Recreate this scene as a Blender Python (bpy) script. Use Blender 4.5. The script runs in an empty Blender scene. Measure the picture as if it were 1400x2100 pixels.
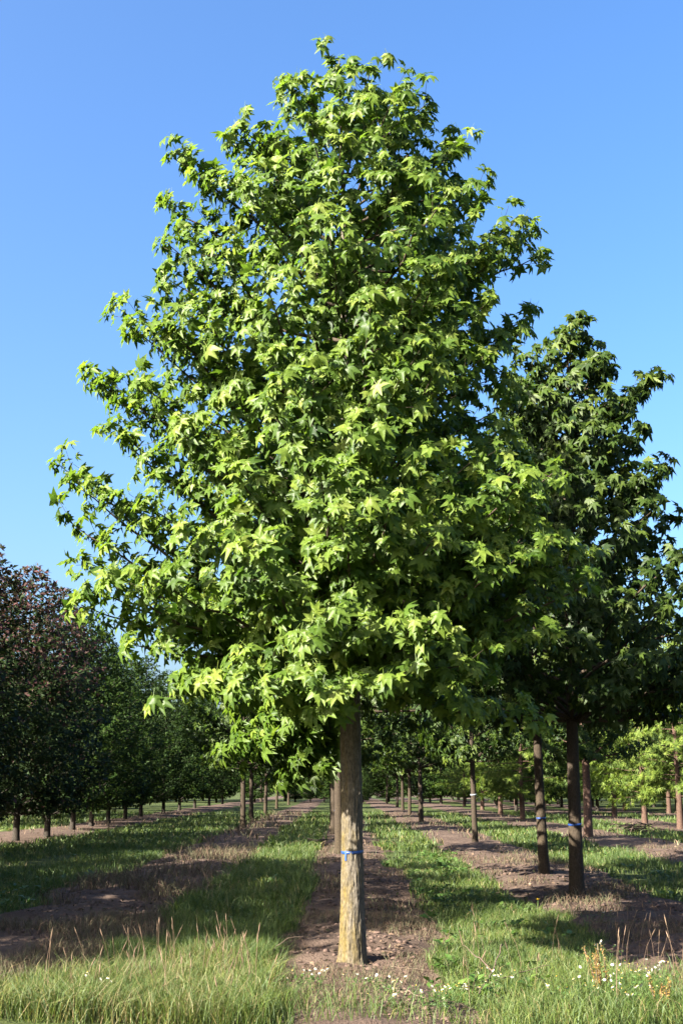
import bpy, math, random
import numpy as np
from mathutils import Matrix, Vector

SC = bpy.context.scene
COL = SC.collection
rad = math.radians

# ------------------------------------------------------------------ camera
CAM_H, PITCH = 1.6, rad(13.80)
cam_d = bpy.data.cameras.new('camera')
cam_d.sensor_fit = 'VERTICAL'
cam_d.sensor_height = 36.0
cam_d.sensor_width = 24.0
cam_d.lens = 39.43
cam_d.clip_end = 5000
cam = bpy.data.objects.new('camera', cam_d)
COL.objects.link(cam)
cam.location = (0, 0, CAM_H)
cam.rotation_euler = (rad(90) + PITCH, 0, 0)
SC.camera = cam

# ------------------------------------------------------------------ light
SUN_EL, SUN_AZ = rad(29), rad(180 + 53)          # azimuth clockwise from +Y
SUNV = np.array([math.sin(SUN_AZ) * math.cos(SUN_EL), math.cos(SUN_AZ) * math.cos(SUN_EL), math.sin(SUN_EL)])
w = bpy.data.worlds.new('World')
SC.world = w
w.use_nodes = True
nt = w.node_tree
for n in list(nt.nodes):
    nt.nodes.remove(n)
sky = nt.nodes.new('ShaderNodeTexSky')
sky.sky_type = 'NISHITA'
sky.sun_disc = False
sky.sun_elevation = SUN_EL
sky.sun_rotation = SUN_AZ
sky.altitude = 0
sky.air_density = 1.0
sky.dust_density = 5.0
sky.ozone_density = 4.0
bg = nt.nodes.new('ShaderNodeBackground')
bg.inputs['Strength'].default_value = 0.059
wo = nt.nodes.new('ShaderNodeOutputWorld')
hs = nt.nodes.new('ShaderNodeHueSaturation')      # the photograph's vivid colour rendering, the same all over the sky
hs.inputs['Saturation'].default_value = 1.2
hs.inputs['Hue'].default_value = 0.503
nt.links.new(sky.outputs[0], hs.inputs['Color'])
nt.links.new(hs.outputs[0], bg.inputs[0])
nt.links.new(bg.outputs[0], wo.inputs[0])
sun_d = bpy.data.lights.new('sun', 'SUN')
sun_d.energy = 5.0
sun_d.angle = rad(0.5)
sun_d.color = (1.0, 0.94, 0.82)
sun = bpy.data.objects.new('sun', sun_d)
COL.objects.link(sun)
sun.rotation_euler = Vector((-SUNV[0], -SUNV[1], -SUNV[2])).to_track_quat('-Z', 'Y').to_euler()
sun.location = (-20, -25, 30)
SC.view_settings.view_transform = 'Standard'
SC.view_settings.look = 'None'
SC.view_settings.exposure = 2.9
SC.view_settings.gamma = 1.0
SC.view_settings.use_curve_mapping = False
SC.cycles.max_bounces = 6
SC.cycles.diffuse_bounces = 3
SC.cycles.transmission_bounces = 4
SC.cycles.glossy_bounces = 2

# ------------------------------------------------------------------ helpers
def norm(a):
    return a / np.maximum(np.linalg.norm(a, axis=-1, keepdims=True), 1e-9)

UP = np.array([0, 0, 1.0])

def hash3(i, j, k, seed):
    h = (i * 374761393 + j * 668265263 + k * 2147483647 + seed * 1274126177) & 0xFFFFFFFF
    h = ((h ^ (h >> 13)) * 1274126177) & 0xFFFFFFFF
    h = ((h ^ (h >> 16)) * 2246822519) & 0xFFFFFFFF
    return ((h ^ (h >> 15)) & 0xFFFFFF) / float(0xFFFFFF)

def vnoise(x, y, z=0.0, seed=0):
    """value noise, -1..1"""
    x, y, z = np.broadcast_arrays(np.asarray(x, float), np.asarray(y, float), np.asarray(z, float))
    i, j, k = np.floor(x), np.floor(y), np.floor(z)
    fx, fy, fz = x - i, y - j, z - k
    i, j, k = i.astype(np.int64), j.astype(np.int64), k.astype(np.int64)
    s = lambda t: t * t * (3 - 2 * t)
    fx, fy, fz = s(fx), s(fy), s(fz)
    r = 0
    for a in (0, 1):
        for b in (0, 1):
            for c in (0, 1):
                wgt = (fx if a else 1 - fx) * (fy if b else 1 - fy) * (fz if c else 1 - fz)
                r = r + wgt * hash3(i + a, j + b, k + c, seed)
    return r * 2 - 1

def fbm(x, y, z=0.0, seed=0, oct=3):
    r, a, f = 0, 1.0, 1.0
    for o in range(oct):
        r = r + a * vnoise(x * f, y * f, np.asarray(z) * f, seed + o * 17)
        a *= 0.5
        f *= 2.03
    return r

def sstep(a, b, x):
    t = np.clip((x - a) / (b - a), 0, 1)
    return t * t * (3 - 2 * t)

def mesh_np(name, V, faces, mats=(), attrs=None, smooth=False, midx=None):
    """faces: list of int arrays (n,k)"""
    me = bpy.data.meshes.new(name)
    V = np.asarray(V, np.float32)
    me.vertices.add(len(V))
    me.vertices.foreach_set('co', V.ravel())
    if not isinstance(faces, (list, tuple)):
        faces = [faces]
    loops = np.concatenate([f.ravel() for f in faces]).astype(np.int32)
    tot = np.concatenate([np.full(len(f), f.shape[1]) for f in faces]).astype(np.int32)
    start = np.concatenate([[0], np.cumsum(tot)[:-1]]).astype(np.int32)
    me.loops.add(len(loops))
    me.loops.foreach_set('vertex_index', loops)
    me.polygons.add(len(tot))
    me.polygons.foreach_set('loop_start', start)
    me.polygons.foreach_set('loop_total', tot)
    if midx is not None:
        me.polygons.foreach_set('material_index', np.asarray(midx, np.int32))
    if smooth:
        me.polygons.foreach_set('use_smooth', np.ones(len(tot), bool))
    for k, a in (attrs or {}).items():
        at = me.attributes.new(k, 'FLOAT', 'POINT')
        at.data.foreach_set('value', np.asarray(a, np.float32))
    for m in mats:
        me.materials.append(m)
    me.update(calc_edges=True)
    return me

def link(name, data, parent=None, kind=None):
    o = bpy.data.objects.new(name, data)
    COL.objects.link(o)
    if parent is not None:
        o.parent = parent
    if kind:
        o['kind'] = kind
    return o

def thing(name, label, cat, loc=(0, 0, 0), rz=0.0, group=None, data=None):
    o = bpy.data.objects.new(name, data)
    COL.objects.link(o)
    o.location = loc
    o.rotation_euler = (0, 0, rz)
    if data is None:
        o.empty_display_size = 0.3
    o['label'] = label
    o['category'] = cat
    if group:
        o['group'] = group
    return o

def copy_thing(root, loc, rz, scale, label):
    r = root.copy()
    COL.objects.link(r)
    r.location = loc
    r.rotation_euler = (0, 0, rz)
    r.scale = (scale,) * 3 if not isinstance(scale, tuple) else scale
    r['label'] = label
    for ch in list(root.children):
        c = ch.copy()
        COL.objects.link(c)
        c.parent = r
    return r

def tube(P, R, sides, cap=True):
    P = np.asarray(P, float)
    R = np.asarray(R, float)
    n = len(P)
    T = norm(np.gradient(P, axis=0))
    ref = np.where(np.abs(T[:, 2:3]) > 0.9, np.array([[1.0, 0, 0]]), np.array([[0, 0, 1.0]]))
    if np.abs(T[0, 2]) > 0.7:
        ref = np.tile(np.array([[1.0, 0, 0]]), (n, 1))
    else:
        ref = np.tile(np.array([[0, 0, 1.0]]), (n, 1))
    A = norm(np.cross(T, ref))
    B = np.cross(T, A)
    th = np.linspace(0, 2 * math.pi, sides, endpoint=False)
    V = P[:, None, :] + R[:, None, None] * (A[:, None, :] * np.cos(th)[None, :, None] + B[:, None, :] * np.sin(th)[None, :, None])
    V = V.reshape(-1, 3)
    i = np.arange(n - 1)[:, None] * sides
    j = np.arange(sides)[None, :]
    j2 = (j + 1) % sides
    F = np.stack([i + j, i + j2, i + sides + j2, i + sides + j], -1).reshape(-1, 4)
    return V, F

def merge(parts):
    Vs, Fs, o = [], [], 0
    for V, F in parts:
        Vs.append(V)
        Fs.append(F + o)
        o += len(V)
    return np.concatenate(Vs), np.concatenate(Fs)

# ------------------------------------------------------------------ materials
def new_mat(name):
    m = bpy.data.materials.new(name)
    m.use_nodes = True
    for n in list(m.node_tree.nodes):
        m.node_tree.nodes.remove(n)
    return m, m.node_tree

class N:
    """tiny node-graph helper"""
    def __init__(self, t):
        self.t = t
    def n(self, typ, ins=None, **props):
        nd = self.t.nodes.new(typ)
        for k, v in props.items():
            setattr(nd, k, v)
        for k, v in (ins or {}).items():
            if isinstance(v, bpy.types.NodeSocket):
                self.t.links.new(v, nd.inputs[k])
            else:
                nd.inputs[k].default_value = v
        return nd
    def ramp(self, fac, stops):
        nd = self.t.nodes.new('ShaderNodeValToRGB')
        cr = nd.color_ramp
        while len(cr.elements) < len(stops):
            cr.elements.new(0.5)
        for e, (p, c) in zip(cr.elements, stops):
            e.position = p
            e.color = (*c, 1) if len(c) == 3 else c
        self.t.links.new(fac, nd.inputs[0])
        return nd.outputs[0]
    def mix(self, fac, a, b, mode='MIX'):
        nd = self.t.nodes.new('ShaderNodeMix')
        nd.data_type = 'RGBA'
        nd.blend_type = mode
        for idx, v in ((0, fac), (6, a), (7, b)):
            if isinstance(v, bpy.types.NodeSocket):
                self.t.links.new(v, nd.inputs[idx])
            else:
                nd.inputs[idx].default_value = v if idx == 0 else (*v, 1)
        return nd.outputs[2]
    def math(self, op, a, b=0.0):
        nd = self.t.nodes.new('ShaderNodeMath')
        nd.operation = op
        for idx, v in ((0, a), (1, b)):
            if isinstance(v, bpy.types.NodeSocket):
                self.t.links.new(v, nd.inputs[idx])
            else:
                nd.inputs[idx].default_value = v
        return nd.outputs[0]

def leaf_material(name, stops, trans_fac=0.35, rough=0.45, spec=0.32, trans_gain=(1.25, 1.35, 0.7)):
    m, t = new_mat(name)
    g = N(t)
    at = g.n('ShaderNodeAttribute', attribute_name='tint')
    geo = g.n('ShaderNodeNewGeometry')
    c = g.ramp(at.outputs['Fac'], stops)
    mot = g.n('ShaderNodeTexNoise', {'Vector': geo.outputs['Position'], 'Scale': 38.0, 'Detail': 2.0})
    c = g.mix(1.0, c, g.ramp(mot.outputs[0], [(0.3, (0.74, 0.78, 0.72)), (0.7, (1.16, 1.12, 1.10))]), 'MULTIPLY')
    under = g.mix(0.45, c, (0.0583, 0.0933, 0.0408))
    cs = g.mix(geo.outputs['Backfacing'], c, under)
    p = g.n('ShaderNodeBsdfPrincipled', {'Base Color': cs, 'Roughness': rough, 'Specular IOR Level': spec})
    tc = g.mix(1.0, c, trans_gain, 'MULTIPLY')
    tr = g.n('ShaderNodeBsdfTranslucent', {'Color': tc})
    mx = g.n('ShaderNodeMixShader', {0: trans_fac, 1: p.outputs[0], 2: tr.outputs[0]})
    o = g.n('ShaderNodeOutputMaterial', {'Surface': mx.outputs[0]})
    return m

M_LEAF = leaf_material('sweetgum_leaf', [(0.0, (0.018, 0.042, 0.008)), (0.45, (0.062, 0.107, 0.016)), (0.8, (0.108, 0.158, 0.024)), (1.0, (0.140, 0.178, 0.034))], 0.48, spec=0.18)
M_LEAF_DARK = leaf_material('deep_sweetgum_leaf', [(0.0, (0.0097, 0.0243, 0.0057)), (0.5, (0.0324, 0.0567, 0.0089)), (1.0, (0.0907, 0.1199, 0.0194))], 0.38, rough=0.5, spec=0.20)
M_PURPLE = leaf_material('ironwood_leaf', [(0.0, (0.0073, 0.0162, 0.0049)), (0.5, (0.0162, 0.0292, 0.0073)), (0.68, (0.0324, 0.0421, 0.0122)), (0.74, (0.0365, 0.0211, 0.0162)), (1.0, (0.0850, 0.0390, 0.0410))], 0.25, rough=0.6, spec=0.10, trans_gain=(1.2, 1.1, 0.8))
M_HORN = leaf_material('hornbeam_leaf', [(0.0, (0.0071, 0.0178, 0.0043)), (0.5, (0.0192, 0.0370, 0.0057)), (1.0, (0.0819, 0.0996, 0.0156))], 0.28, rough=0.6, spec=0.08)
M_REDWOOD = leaf_material('redwood_needles', [(0.0, (0.0367, 0.0654, 0.0115)), (0.5, (0.0857, 0.1266, 0.0196)), (1.0, (0.1551, 0.1877, 0.0343))], 0.4, rough=0.6, spec=0.2)
M_GRASS = leaf_material('grass_blade', [(0.0, (0.0186, 0.0373, 0.0070)), (0.45, (0.0612, 0.0922, 0.0151)), (0.75, (0.1166, 0.1283, 0.0326)), (0.9, (0.1750, 0.1341, 0.0642)), (1.0, (0.2333, 0.1750, 0.0991))], 0.3, rough=0.55, spec=0.25)
M_STRAW = leaf_material('straw_blade', [(0.0, (0.0350, 0.0233, 0.0164)), (0.5, (0.0991, 0.0671, 0.0478)), (1.0, (0.1983, 0.1371, 0.0962))], 0.2, rough=0.8, spec=0.1, trans_gain=(1, 1, 1))
M_WEED = leaf_material('weed_leaf', [(0.0, (0.0233, 0.0525, 0.0117)), (0.5, (0.0496, 0.0991, 0.0204)), (1.0, (0.0991, 0.1458, 0.0350))], 0.3)
M_RUST = leaf_material('dock_seed', [(0.0, (0.0933, 0.0496, 0.0175)), (0.5, (0.1750, 0.0991, 0.0292)), (1.0, (0.2449, 0.1575, 0.0525))], 0.15, rough=0.8, spec=0.1, trans_gain=(1, 1, 1))

def bark_material(name, dark, mid, light, lichen=0.0, scale=1.0, moss_h=1.1, bump=0.4):
    m, t = new_mat(name)
    g = N(t)
    tc = g.n('ShaderNodeTexCoord')
    mp = g.n('ShaderNodeMapping', {'Vector': tc.outputs['Object'], 'Scale': (55 * scale, 55 * scale, 26 * scale)})
    n1 = g.n('ShaderNodeTexNoise', {'Vector': mp.outputs[0], 'Scale': 1.0, 'Detail': 5.0, 'Roughness': 0.65})
    mp2 = g.n('ShaderNodeMapping', {'Vector': tc.outputs['Object'], 'Scale': (7, 7, 2.5)})
    n2 = g.n('ShaderNodeTexNoise', {'Vector': mp2.outputs[0], 'Scale': 1.0, 'Detail': 4.0})
    c = g.ramp(n1.outputs[0], [(0.28, dark), (0.5, mid), (0.72, light)])
    c = g.mix(g.math('MULTIPLY', n2.outputs[0], 0.5), c, tuple(x * 0.75 for x in mid))
    if lichen > 0:
        sep = g.n('ShaderNodeSeparateXYZ', {0: tc.outputs['Object']})
        n3 = g.n('ShaderNodeTexNoise', {'Vector': g.n('ShaderNodeMapping', {'Vector': tc.outputs['Object'], 'Scale': (11, 11, 3.0)}).outputs[0], 'Scale': 1.0, 'Detail': 6.0, 'Roughness': 0.7})
        zf = g.n('ShaderNodeMapRange', {'Value': sep.outputs[2], 'From Min': 0.05, 'From Max': moss_h * 2.0, 'To Min': 0.25, 'To Max': 0.02})
        xf = g.n('ShaderNodeMapRange', {'Value': sep.outputs[0], 'From Min': -0.12, 'From Max': 0.12, 'To Min': 0.14, 'To Max': -0.12})
        s = g.math('ADD', g.math('ADD', n3.outputs[0], zf.outputs[0]), xf.outputs[0])
        mk = g.n('ShaderNodeMapRange', {'Value': s, 'From Min': 0.63, 'From Max': 0.88, 'To Min': 0.0, 'To Max': lichen})
        lc = g.ramp(n1.outputs[0], [(0.3, (0.0350, 0.0245, 0.0070)), (0.6, (0.0933, 0.0671, 0.0151)), (0.8, (0.1341, 0.1021, 0.0292))])
        c = g.mix(mk.outputs[0], c, lc)
    b = g.n('ShaderNodeBump', {'Height': n1.outputs[0], 'Strength': bump, 'Distance': 0.01})
    p = g.n('ShaderNodeBsdfPrincipled', {'Base Color': c, 'Roughness': 0.9, 'Specular IOR Level': 0.15, 'Normal': b.outputs[0]})
    g.n('ShaderNodeOutputMaterial', {'Surface': p.outputs[0]})
    return m

M_BARK = bark_material('sweetgum_bark', (0.0243, 0.0203, 0.0154), (0.0761, 0.0648, 0.0502), (0.1377, 0.1199, 0.0956), lichen=0.8)
M_BARK2 = bark_material('plain_sweetgum_bark', (0.0118, 0.0084, 0.0059), (0.0315, 0.0231, 0.0160), (0.0567, 0.0441, 0.0319), lichen=0.1)
M_TWIG = bark_material('twig_bark', (0.0175, 0.0128, 0.0087), (0.0437, 0.0321, 0.0222), (0.0758, 0.0583, 0.0408), scale=0.7)
M_REDBARK = bark_material('redwood_bark', (0.0243, 0.0130, 0.0089), (0.0632, 0.0373, 0.0275), (0.1013, 0.0689, 0.0518), scale=0.6)
M_DARKBARK = bark_material('dark_bark', (0.0105, 0.0082, 0.0064), (0.0262, 0.0215, 0.0169), (0.0496, 0.0420, 0.0339), scale=0.7)
M_DEADWOOD = bark_material('dead_wood', (0.0350, 0.0233, 0.0175), (0.0816, 0.0583, 0.0437), (0.1400, 0.1050, 0.0816), scale=1.2)

def plain(name, c, rough=0.6, spec=0.3):
    m, t = new_mat(name)
    g = N(t)
    tc = g.n('ShaderNodeTexCoord')
    n1 = g.n('ShaderNodeTexNoise', {'Vector': tc.outputs['Object'], 'Scale': 60.0, 'Detail': 2.0})
    cc = g.mix(g.math('MULTIPLY', n1.outputs[0], 0.35), c, tuple(x * 0.7 for x in c))
    p = g.n('ShaderNodeBsdfPrincipled', {'Base Color': cc, 'Roughness': rough, 'Specular IOR Level': spec})
    g.n('ShaderNodeOutputMaterial', {'Surface': p.outputs[0]})
    return m

M_BLUE = plain('blue_tape', (0.0105, 0.0437, 0.1750), 0.4, 0.4)
M_WHITE = plain('pale_tape', (0.1750, 0.1866, 0.2041), 0.4)
M_PETAL = plain('white_petal', (0.3208, 0.3149, 0.2974), 0.7)
M_YELLOW = plain('yellow_disc', (0.4374, 0.2799, 0.0175), 0.7)
M_STEM = plain('green_stem', (0.0583, 0.0991, 0.0233), 0.7)

# ------------------------------------------------------------------ ground
STRIPS = [(-0.58, 1.05), (2.65, 4.9), (7.2, 9.9), (12.6, 15.4), (18.0, 21.0), (-4.3, -2.15), (-12.0, -9.0)]

def soil_mask(x, y):
    """1 on bare soil under the rows, 0 on the grass lanes"""
    e = 0.26 * vnoise(x * 1.1, y * 0.6, 0, 5) + 0.16 * vnoise(x * 3.5, y * 2.6, 0, 6)
    s = np.zeros_like(np.asarray(x, float))
    for a, b in STRIPS:
        s = np.maximum(s, sstep(-0.12, 0.12, x - a + e) * sstep(-0.12, 0.12, b - x + e))
    # the near corner: rows end, grass takes over at the left
    s = s * (1 - sstep(0.3, -0.3, y - 10.9 + e * 2 + 1.3 * sstep(-1.3, -2.9, x)) * sstep(0.25, -0.35, x + 0.5 + e))
    s = s * (1 - np.where((x > -0.45) & (x < 1.0), 0.22, 0.7) * sstep(0.35, -0.45, y - 9.2 + 1.5 * e))
    return s

def gz(x, y):
    x = np.asarray(x, float)
    y = np.asarray(y, float)
    z = 0.05 * vnoise(x * 0.35, y * 0.25, 0, 1) + 0.025 * vnoise(x * 1.1, y * 0.9, 0, 2)
    for a, b in STRIPS:
        c, h = (a + b) / 2, (b - a) / 2
        z = z + 0.05 * np.clip(1 - ((x - c) / h) ** 2, 0, 1)
    near = sstep(45, 25, y)
    sm = soil_mask(x, y)
    z = z + sm * near * (0.040 * vnoise(x * 2.0, y * 3.6, 0, 3) + 0.024 * vnoise(x * 5, y * 7.5, 0, 4) + 0.008 * vnoise(x * 15, y * 17, 0, 7))
    return z * sstep(400, 150, np.abs(y) + np.abs(x))

def axis(segs):
    out = [segs[0][0]]
    for a, b, s in segs:
        n = max(1, int(round((b - a) / s)))
        out += list(np.linspace(a, b, n + 1)[1:])
    return np.array(out)

GX = axis([(-900, -100, 100), (-100, -26, 6), (-26, -4.5, 0.25), (-4.5, 5.6, 0.062), (5.6, 26, 0.25), (26, 100, 6), (100, 900, 100)])
GY = axis([(-200, -20, 30), (-20, 7, 1.0), (7, 20, 0.062), (20, 40, 0.2), (40, 140, 2.0), (140, 400, 20), (400, 2400, 200)])
XX, YY = np.meshgrid(GX, GY)
ZZ = gz(XX, YY)
nx, ny = len(GX), len(GY)
ii = np.arange(ny - 1)[:, None] * nx + np.arange(nx - 1)[None, :]
GF = np.stack([ii, ii + 1, ii + nx + 1, ii + nx], -1).reshape(-1, 4)

mg, t = new_mat('orchard_ground')
g = N(t)
tc = g.n('ShaderNodeTexCoord')
sm = g.n('ShaderNodeAttribute', attribute_name='soil')
na = g.n('ShaderNodeTexNoise', {'Vector': tc.outputs['Object'], 'Scale': 2.2, 'Detail': 6.0, 'Roughness': 0.65})
nb = g.n('ShaderNodeTexNoise', {'Vector': tc.outputs['Object'], 'Scale': 22.0, 'Detail': 5.0, 'Roughness': 0.7})
nc = g.n('ShaderNodeTexNoise', {'Vector': tc.outputs['Object'], 'Scale': 0.45, 'Detail': 3.0})
nd = g.n('ShaderNodeTexVoronoi', {'Vector': tc.outputs['Object'], 'Scale': 48.0})
soilc = g.ramp(na.outputs[0], [(0.3, (0.051, 0.034, 0.026)), (0.5, (0.083, 0.058, 0.044)), (0.7, (0.119, 0.085, 0.065))])
soilc = g.mix(g.math('MULTIPLY', nb.outputs[0], 0.75), soilc, (0.0408, 0.0268, 0.0215))
grassc = g.ramp(nb.outputs[0], [(0.3, (0.0128, 0.0245, 0.0058)), (0.5, (0.0303, 0.0490, 0.0105)), (0.72, (0.0572, 0.0671, 0.0198))])
grassc = g.mix(g.math('MULTIPLY', nc.outputs[0], 0.45), grassc, (0.0583, 0.0496, 0.0245))
thr = g.math('ADD', sm.outputs['Fac'], g.math('MULTIPLY', g.math('SUBTRACT', na.outputs[0], 0.5), 0.9))
mk = g.n('ShaderNodeMapRange', {'Value': thr, 'From Min': 0.35, 'From Max': 0.62})
cc = g.mix(mk.outputs[0], grassc, soilc)
hgt = g.math('ADD', nb.outputs[0], g.math('MULTIPLY', nd.outputs[0], 0.35))
bp = g.n('ShaderNodeBump', {'Height': hgt, 'Strength': 0.7, 'Distance': 0.03})
p = g.n('ShaderNodeBsdfPrincipled', {'Base Color': cc, 'Roughness': 0.95, 'Specular IOR Level': 0.1, 'Normal': bp.outputs[0]})
g.n('ShaderNodeOutputMaterial', {'Surface': p.outputs[0]})
ground = link('ground', mesh_np('ground', np.stack([XX, YY, ZZ], -1).reshape(-1, 3), GF, [mg], {'soil': soil_mask(XX, YY).ravel()}, smooth=True), None, 'structure')

# ------------------------------------------------------------------ leaf templates (x width, y tip, z upper side)
def star_leaf(detail, droop=0.35, fold=0.06, seed=0, petiole=True):
    r = random.Random(seed)
    angs = [-108, -54, 0, 54, 108]
    lens = [0.40, 0.58, 0.66, 0.58, 0.40]
    V = [(0, 0, 0)]
    F = []
    def pol(a, l, up=0.0):
        a = rad(a)
        x, y = l * math.sin(a), l * math.cos(a)
        return (x, y, up - droop * l * l)
    ln = [l * r.uniform(0.9, 1.1) for l in lens]
    an = [a + r.uniform(-8, 8) for a in angs]
    notch = [(-160, 0.11), (-82, 0.26), (-28, 0.295), (28, 0.295), (82, 0.26), (160, 0.11)]
    ni = []
    for a, l in notch:
        V.append(pol(a, l, fold * 0.8))
        ni.append(len(V) - 1)
    for q in range(5):
        a, l = an[q], ln[q]
        n1, n2 = ni[q], ni[q + 1]
        tw = r.uniform(-0.06, 0.06)
        V.append(pol(a, l, -0.05 + tw)); T = len(V) - 1
        if detail:
            wd = math.degrees(math.atan2(0.140, 0.55 * l))
            V.append(pol(a, 0.36 * l, -fold * 0.4)); Mi = len(V) - 1
            V.append(pol(a - wd, 0.55 * l, fold * 0.5 + tw * .5)); S1 = len(V) - 1
            V.append(pol(a + wd, 0.55 * l, fold * 0.5 + tw * .5)); S2 = len(V) - 1
            F += [(0, Mi, n1), (n1, Mi, S1), (S1, Mi, T), (T, Mi, S2), (S2, Mi, n2), (n2, Mi, 0)]
        else:
            F += [(0, T, n1), (0, n2, T)]
    V = [(x, y, z) for x, y, z in V]
    if petiole and detail:
        k = len(V)
        V += [(-0.012, 0, 0), (0.012, 0, 0), (0.010, -0.5, 0.10), (-0.010, -0.5, 0.10)]
        F += [(k, k + 2, k + 1), (k, k + 3, k + 2)]
    V, F = np.array(V), np.array(F)
    return V, F

def oval_leaf():
    V = np.array([(0, 0, 0), (0.26, 0.45, 0.07), (0, 0.5, 0), (-0.26, 0.45, 0.07), (0, 1, -0.12)])
    F = np.array([(0, 1, 2), (2, 1, 4), (0, 2, 3), (3, 2, 4)])
    return V, F

def spray_leaf():
    """one flat feathery redwood spray: narrow bent fan"""
    V, F = [], []
    for s, a, l in ((0, 0, 1.0), (-1, -32, 0.7), (1, 32, 0.7), (-1, -60, 0.45), (1, 60, 0.45)):
        a = rad(a)
        d = (math.sin(a), math.cos(a))
        b = (0.0, 0.25 if abs(a) > 0.8 else 0.1 if s else 0.0)
        k = len(V)
        wv = 0.075
        V += [(b[0] - d[1] * wv, b[1] + d[0] * wv, 0), (b[0] + d[1] * wv, b[1] - d[0] * wv, 0), (b[0] + d[0] * l, b[1] + d[1] * l, -0.25 * l)]
        F += [(k, k + 1, k + 2)]
    return np.array(V, float), np.array(F)

def instance_leaves(tpls, P, X, D, Nn, S, tint, pick):
    """merge leaves into one vertex/face set; tpls list, pick = template index per leaf"""
    Vs, Fs, Ts, o = [], [], [], 0
    for ti, (TV, TF) in enumerate(tpls):
        m = pick == ti
        k = int(m.sum())
        if not k:
            continue
        V = P[m][:, None, :] + S[m][:, None, None] * (X[m][:, None, :] * TV[None, :, 0:1] + D[m][:, None, :] * TV[None, :, 1:2] + Nn[m][:, None, :] * TV[None, :, 2:3])
        F = TF[None] + (np.arange(k) * len(TV))[:, None, None] + o
        Vs.append(V.reshape(-1, 3))
        Fs.append(F.reshape(-1, 3))
        Ts.append(np.repeat(tint[m], len(TV)))
        o += k * len(TV)
    return np.concatenate(Vs), np.concatenate(Fs), np.concatenate(Ts)

# ------------------------------------------------------------------ tree growth
def bez(p0, p1, p2, n):
    t = np.linspace(0, 1, n)[:, None]
    return (1 - t) ** 2 * p0 + 2 * t * (1 - t) * p1 + t * t * p2

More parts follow.
